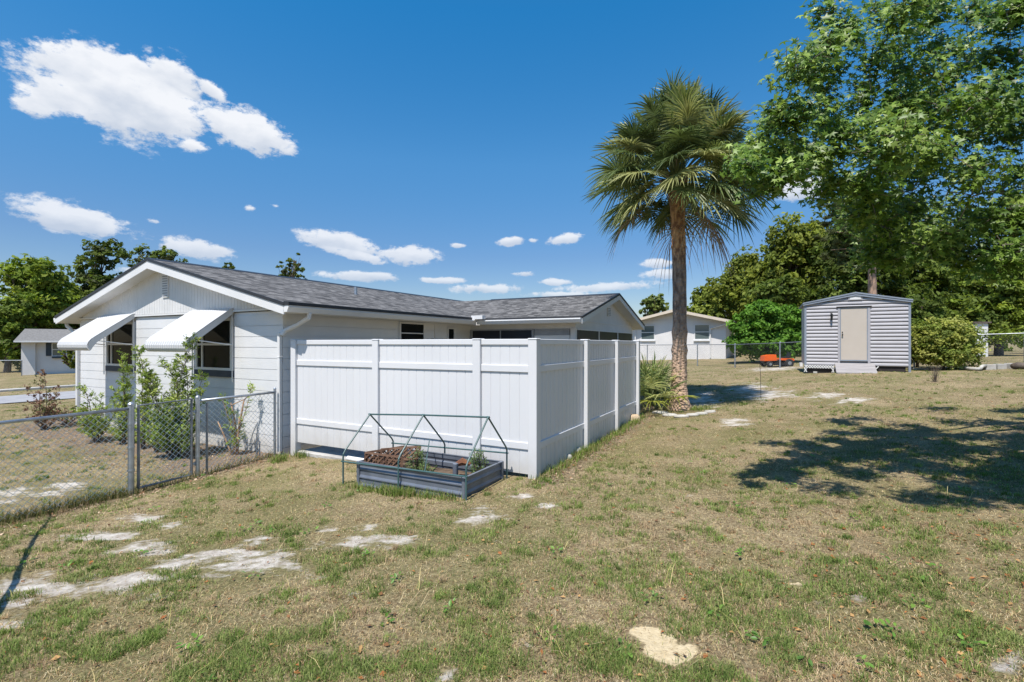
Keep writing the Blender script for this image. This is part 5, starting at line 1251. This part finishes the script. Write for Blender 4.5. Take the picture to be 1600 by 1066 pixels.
MB().box(SW+.02,SW+.12,-.03,.1,-.05,.04).box(.3,.45,-.02,.1,-.06,0.0).box(3.2,3.35,-.02,.1,-.06,.01).build('block', M['concrete'], shed)

# small items round the shed
X_,Y_,z_ = GP(1252,573); mb = MB(); mb.tube([(0,0,0),(0,0,.2)],[.075,.09],14); mb.tube([(0,0,.2),(0,0,.21)],[.095,.095],14)
o = mb.build('bucket', M['pvc'], smooth=False); o.location = (X_,Y_,gz(X_,Y_)); tag(o,'small white bucket on the grass at the left corner of the shed','bucket')
x,y,z = GP(1462,577)
sl2 = MB().bbox(-.9,.9,-.12,.12,-.03,.03,.01).build('stone_slab', M['stone_white']); sl2.location = (x,y,gz(x,y)+.02); tag(sl2,'long flat pale stone slab on the grass in front of the round bush','slab')
GB = 'concrete blocks at the right back'
for k,(u_,v_,lb) in enumerate(((1545,571,'left concrete block lying beside the coiled white hose'),(1562,570,'middle concrete block of the row at the right'),(1579,571,'rightmost concrete block by the dark log'))):
    x,y,z = GP(u_,v_); y = min(y,16.8); x = (u_-800)/F*y
    mb = MB().bbox(-.16,.16,-.1,.1,0,.2,.012); 
    for s_ in (-.075,.075): mb.box(s_-.045,s_+.045,-.103,-.1,.04,.16)
    o = mb.build('concrete_block', M['concrete']); o.location = (x,y,gz(x,y)-.02); o.rotation_euler = (0,0,.2*(k-1)); tag(o,lb,'concrete block',GB)
x,y,z = GP(1590,574); y = min(y,16.5); x = (1592-800)/F*y; mb = MB(); mb.tube([(-.2,0,.1),(.0,.02,.12),(.5,.05,.1)],[.09,.12,.1],10)
o = mb.build('log', M['bark'], smooth=True); o.location = (x,y,gz(x,y)); tag(o,'dark log lying right of the concrete blocks','log')
x0_,y0_,_ = GP(1506,568); y0_ = min(y0_,16.8); mb = MB(); hp_ = []
for k in range(13): t_ = k/12; u_ = 1506+34*t_; v_ = 567+8*math.sin(math.pi*t_); yy = 16.8-.6*math.sin(math.pi*t_); xx = (u_-800)/F*yy; hp_.append((xx,yy,gz(xx,yy)+.07+.08*(t_>.8)))
o = mb.tube(hp_,.055,8).build('drain_hose', M['stone_white'], smooth=True); tag(o,'thick pale curved hose lying left of the concrete blocks','hose')
x,y,z = GP(1494,572); o = MB().bbox(-.05,.05,-.05,.05,-.05,.38,.01).build('short_post', M['galv_dark']); o.location = (x,min(y,16.6),gz(x,16.6)); tag(o,'short grey post standing in front of the round bush','post')
X_ = (1533-800)/F*30; ws = empty('white_utility_box','small white outbuilding seen over the fence behind the round bush','outbuilding',(X_,30,gz(X_,30)))
MB().bbox(-.45,.45,0,1,-.1,2.05,.02).build('wall', M['white_trim'], ws); MB().box(-.55,.55,-.1,1.1,2.052,2.14).build('roof', M['roof_brown'], ws)

# ------------------------------------------------------------------ orange lawn tractor behind the fence
MX, MY = (1213-800)/F*25.0, 25.0; mz = gz(MX,MY)
mw = empty('riding_mower','orange riding lawn mower parked behind the back fence left of the shed','lawn mower',(MX,MY,mz)); mw.scale = (.76,.76,.72)
MB().prism([(-.95,.42),(-.92,.78),(-.55,.86),(-.15,.88),(-.12,.45)],-.28,.28,'y').build('hood', M['orange'], mw)
MB().prism([(.2,.48),(.25,.62),(.95,.60),(1.0,.45)],-.42,.42,'y').build('rear_fender', M['orange'], mw)
MB().box(-.9,.9,-.2,.2,.28,.44).build('chassis', M['black'], mw); MB().box(-.35,.45,-.52,.52,.14,.30).build('mower_deck', M['black'], mw)
MB().bbox(.35,.78,-.22,.22,.62,.72,.03).prism([(.72,.70),(.84,1.02),(.92,1.0),(.82,.68)],-.2,.2,'y').build('seat', M['black'], mw)
mb = MB(); mb.tube([(-.15,0,.8),(.05,0,1.0)],.02,6); mb.tube([(.05+.16*math.cos(t)*.5,.17*math.sin(t),1.0-.16*math.cos(t)*.5) for t in np.linspace(0,2*math.pi,17)],.014,6); mb.build('steering_wheel', M['black'], mw)
for (wx,wy,wr) in ((-.65,-.4,.2),(-.65,.4,.2),(.62,-.42,.29),(.62,.42,.29)):
    wl = MB().tube([(wx,wy-.09,wr),(wx,wy-.07,wr),(wx,wy+.07,wr),(wx,wy+.09,wr)],[wr*.8,wr,wr,wr*.8],16).build('wheel', M['rubber'], mw)
    MB().tube([(wx,wy-.1,wr),(wx,wy+.1,wr)],wr*.45,12).build('rim', M['galv'], wl)

# ------------------------------------------------------------------ neighbour houses
nr = (14.46,33.0); nh = empty('neighbour_house','off white gabled neighbour house behind the palm trunk','house',(nr[0],nr[1],-1.1),ROT)
Wd = 6.5; nez, nap = 2.72, 3.52
MB().box(.0,8,.0,Wd,-.4,nez+.02).prism([(0,nez),(Wd,nez),(Wd/2,nap-.1)],.0,.2,'x').build('wall', M['cream_wall'], nh)
MB().box(-.02,0,.0,Wd,nez-.02,nez+.02).build('belt_trim', M['cream_wall'], nh)
rf = MB().prism([(-.55,nez-.10),(Wd/2,nap),(Wd+.55,nez-.10),(Wd+.55,nez-.16),(Wd/2,nap-.06),(-.55,nez-.16)],-.6,8.3,'x').build('roof', M['roof_brown'], nh)
MB().prism([(-.57,nez-.11),(Wd/2,nap-.01),(Wd+.57,nez-.11),(Wd+.57,nez-.30),(Wd/2,nap-.20),(-.57,nez-.30)],-.66,-.605,'x').build('fascia', M['tan_trim'], rf)
for b_ in (1.05, 4.75):
    f = MB().box(-.05,.0,b_-.04,b_+.94,1.35,1.42).box(-.04,.0,b_-.04,b_,1.42,2.42).box(-.04,.0,b_+.9,b_+.94,1.42,2.42).box(-.04,.0,b_,b_+.9,2.38,2.42).box(-.04,.0,b_,b_+.9,1.88,1.93).build('window', M['white_trim'], nh)
    MB().box(-.02,.0,b_,b_+.9,1.42,2.38).build('pane', M['glass_far'], f); MB().box(-.1,.0,b_-.1,b_+1.0,1.27,1.35).build('sill', M['white_trim'], f)
for b_ in (-.0, Wd-.12): MB().tube([(-.5,b_+(-.4 if b_ < 1 else .45),nez-.2),(-.08,b_+.06+(.9 if b_<1 else -.35),nez-.6),(-.08,b_+.06+(.9 if b_<1 else -.35),.1)],.045,6).build('downspout', M['white_trim'], nh)
# left neighbour across the street
lx = (33-800)/F*38; lh = empty('neighbour_house','small white neighbour house with dark shutters across the street at left','house',(lx,38,-2.4),R(35))
MB().box(.8,9,.25,6,-.3,2.62).box(.0,.8,.0,6,-.3,2.60).build('wall', M['cream_wall'], lh)
rf = MB().prism([(-.6,2.62),(2.9,3.62),(6.4,2.62),(6.4,2.52),(2.9,3.52),(-.6,2.52)],-.3,9.5,'x').build('roof', M['roof_pale'], lh)
MB().box(-.31,9.5,-.63,-.605,2.50,2.62).build('fascia', M['white_trim'], rf)
f = MB().box(1.72,2.63,.19,.25,1.38,1.44).box(1.72,1.77,.19,.25,1.44,2.46).box(2.58,2.63,.19,.25,1.44,2.46).box(1.77,2.58,.19,.25,2.41,2.46).box(1.77,2.58,.19,.25,1.9,1.95).build('window', M['white_trim'], lh)
MB().box(1.77,2.58,.22,.25,1.44,2.41).build('pane', M['glass_far'], f); MB().box(1.75,2.6,.05,.19,1.22,1.36).build('flower_box', M['shutter'], f)
for xx in (1.38,2.65): MB().box(xx,xx+.32,.20,.25,1.4,2.46).build('shutter', M['shutter'], lh)
# fence left of that house
lf = empty('neighbour_fence','low chain link fence left of the shuttered neighbour house','fence',(0,0,0))
q = [(-60,35),(-48,36),(-44,36.5),(-40.5,37),(-37.6,37.4)]
q3 = [(x,y,gz(x,y)) for x,y in q]
for x,y,z in q3: MB().tube([(x,y,z-.1),(x,y,z+1.2)],.03,8).build('post', M['galv_dark'], lf)
MB().tube([(x,y,z+1.2) for x,y,z in q3],.025,6).build('top_rail', M['galv'], lf)
mb = MB()
for p,q_ in zip(q3,q3[1:]): chain(mb,p,q_,p[2]+.03,p[2]+1.18,q_[2]+.03,q_[2]+1.18,r=.004,sp_=.12)
mb.build('wire_mesh', M['galv_dark'], lf)
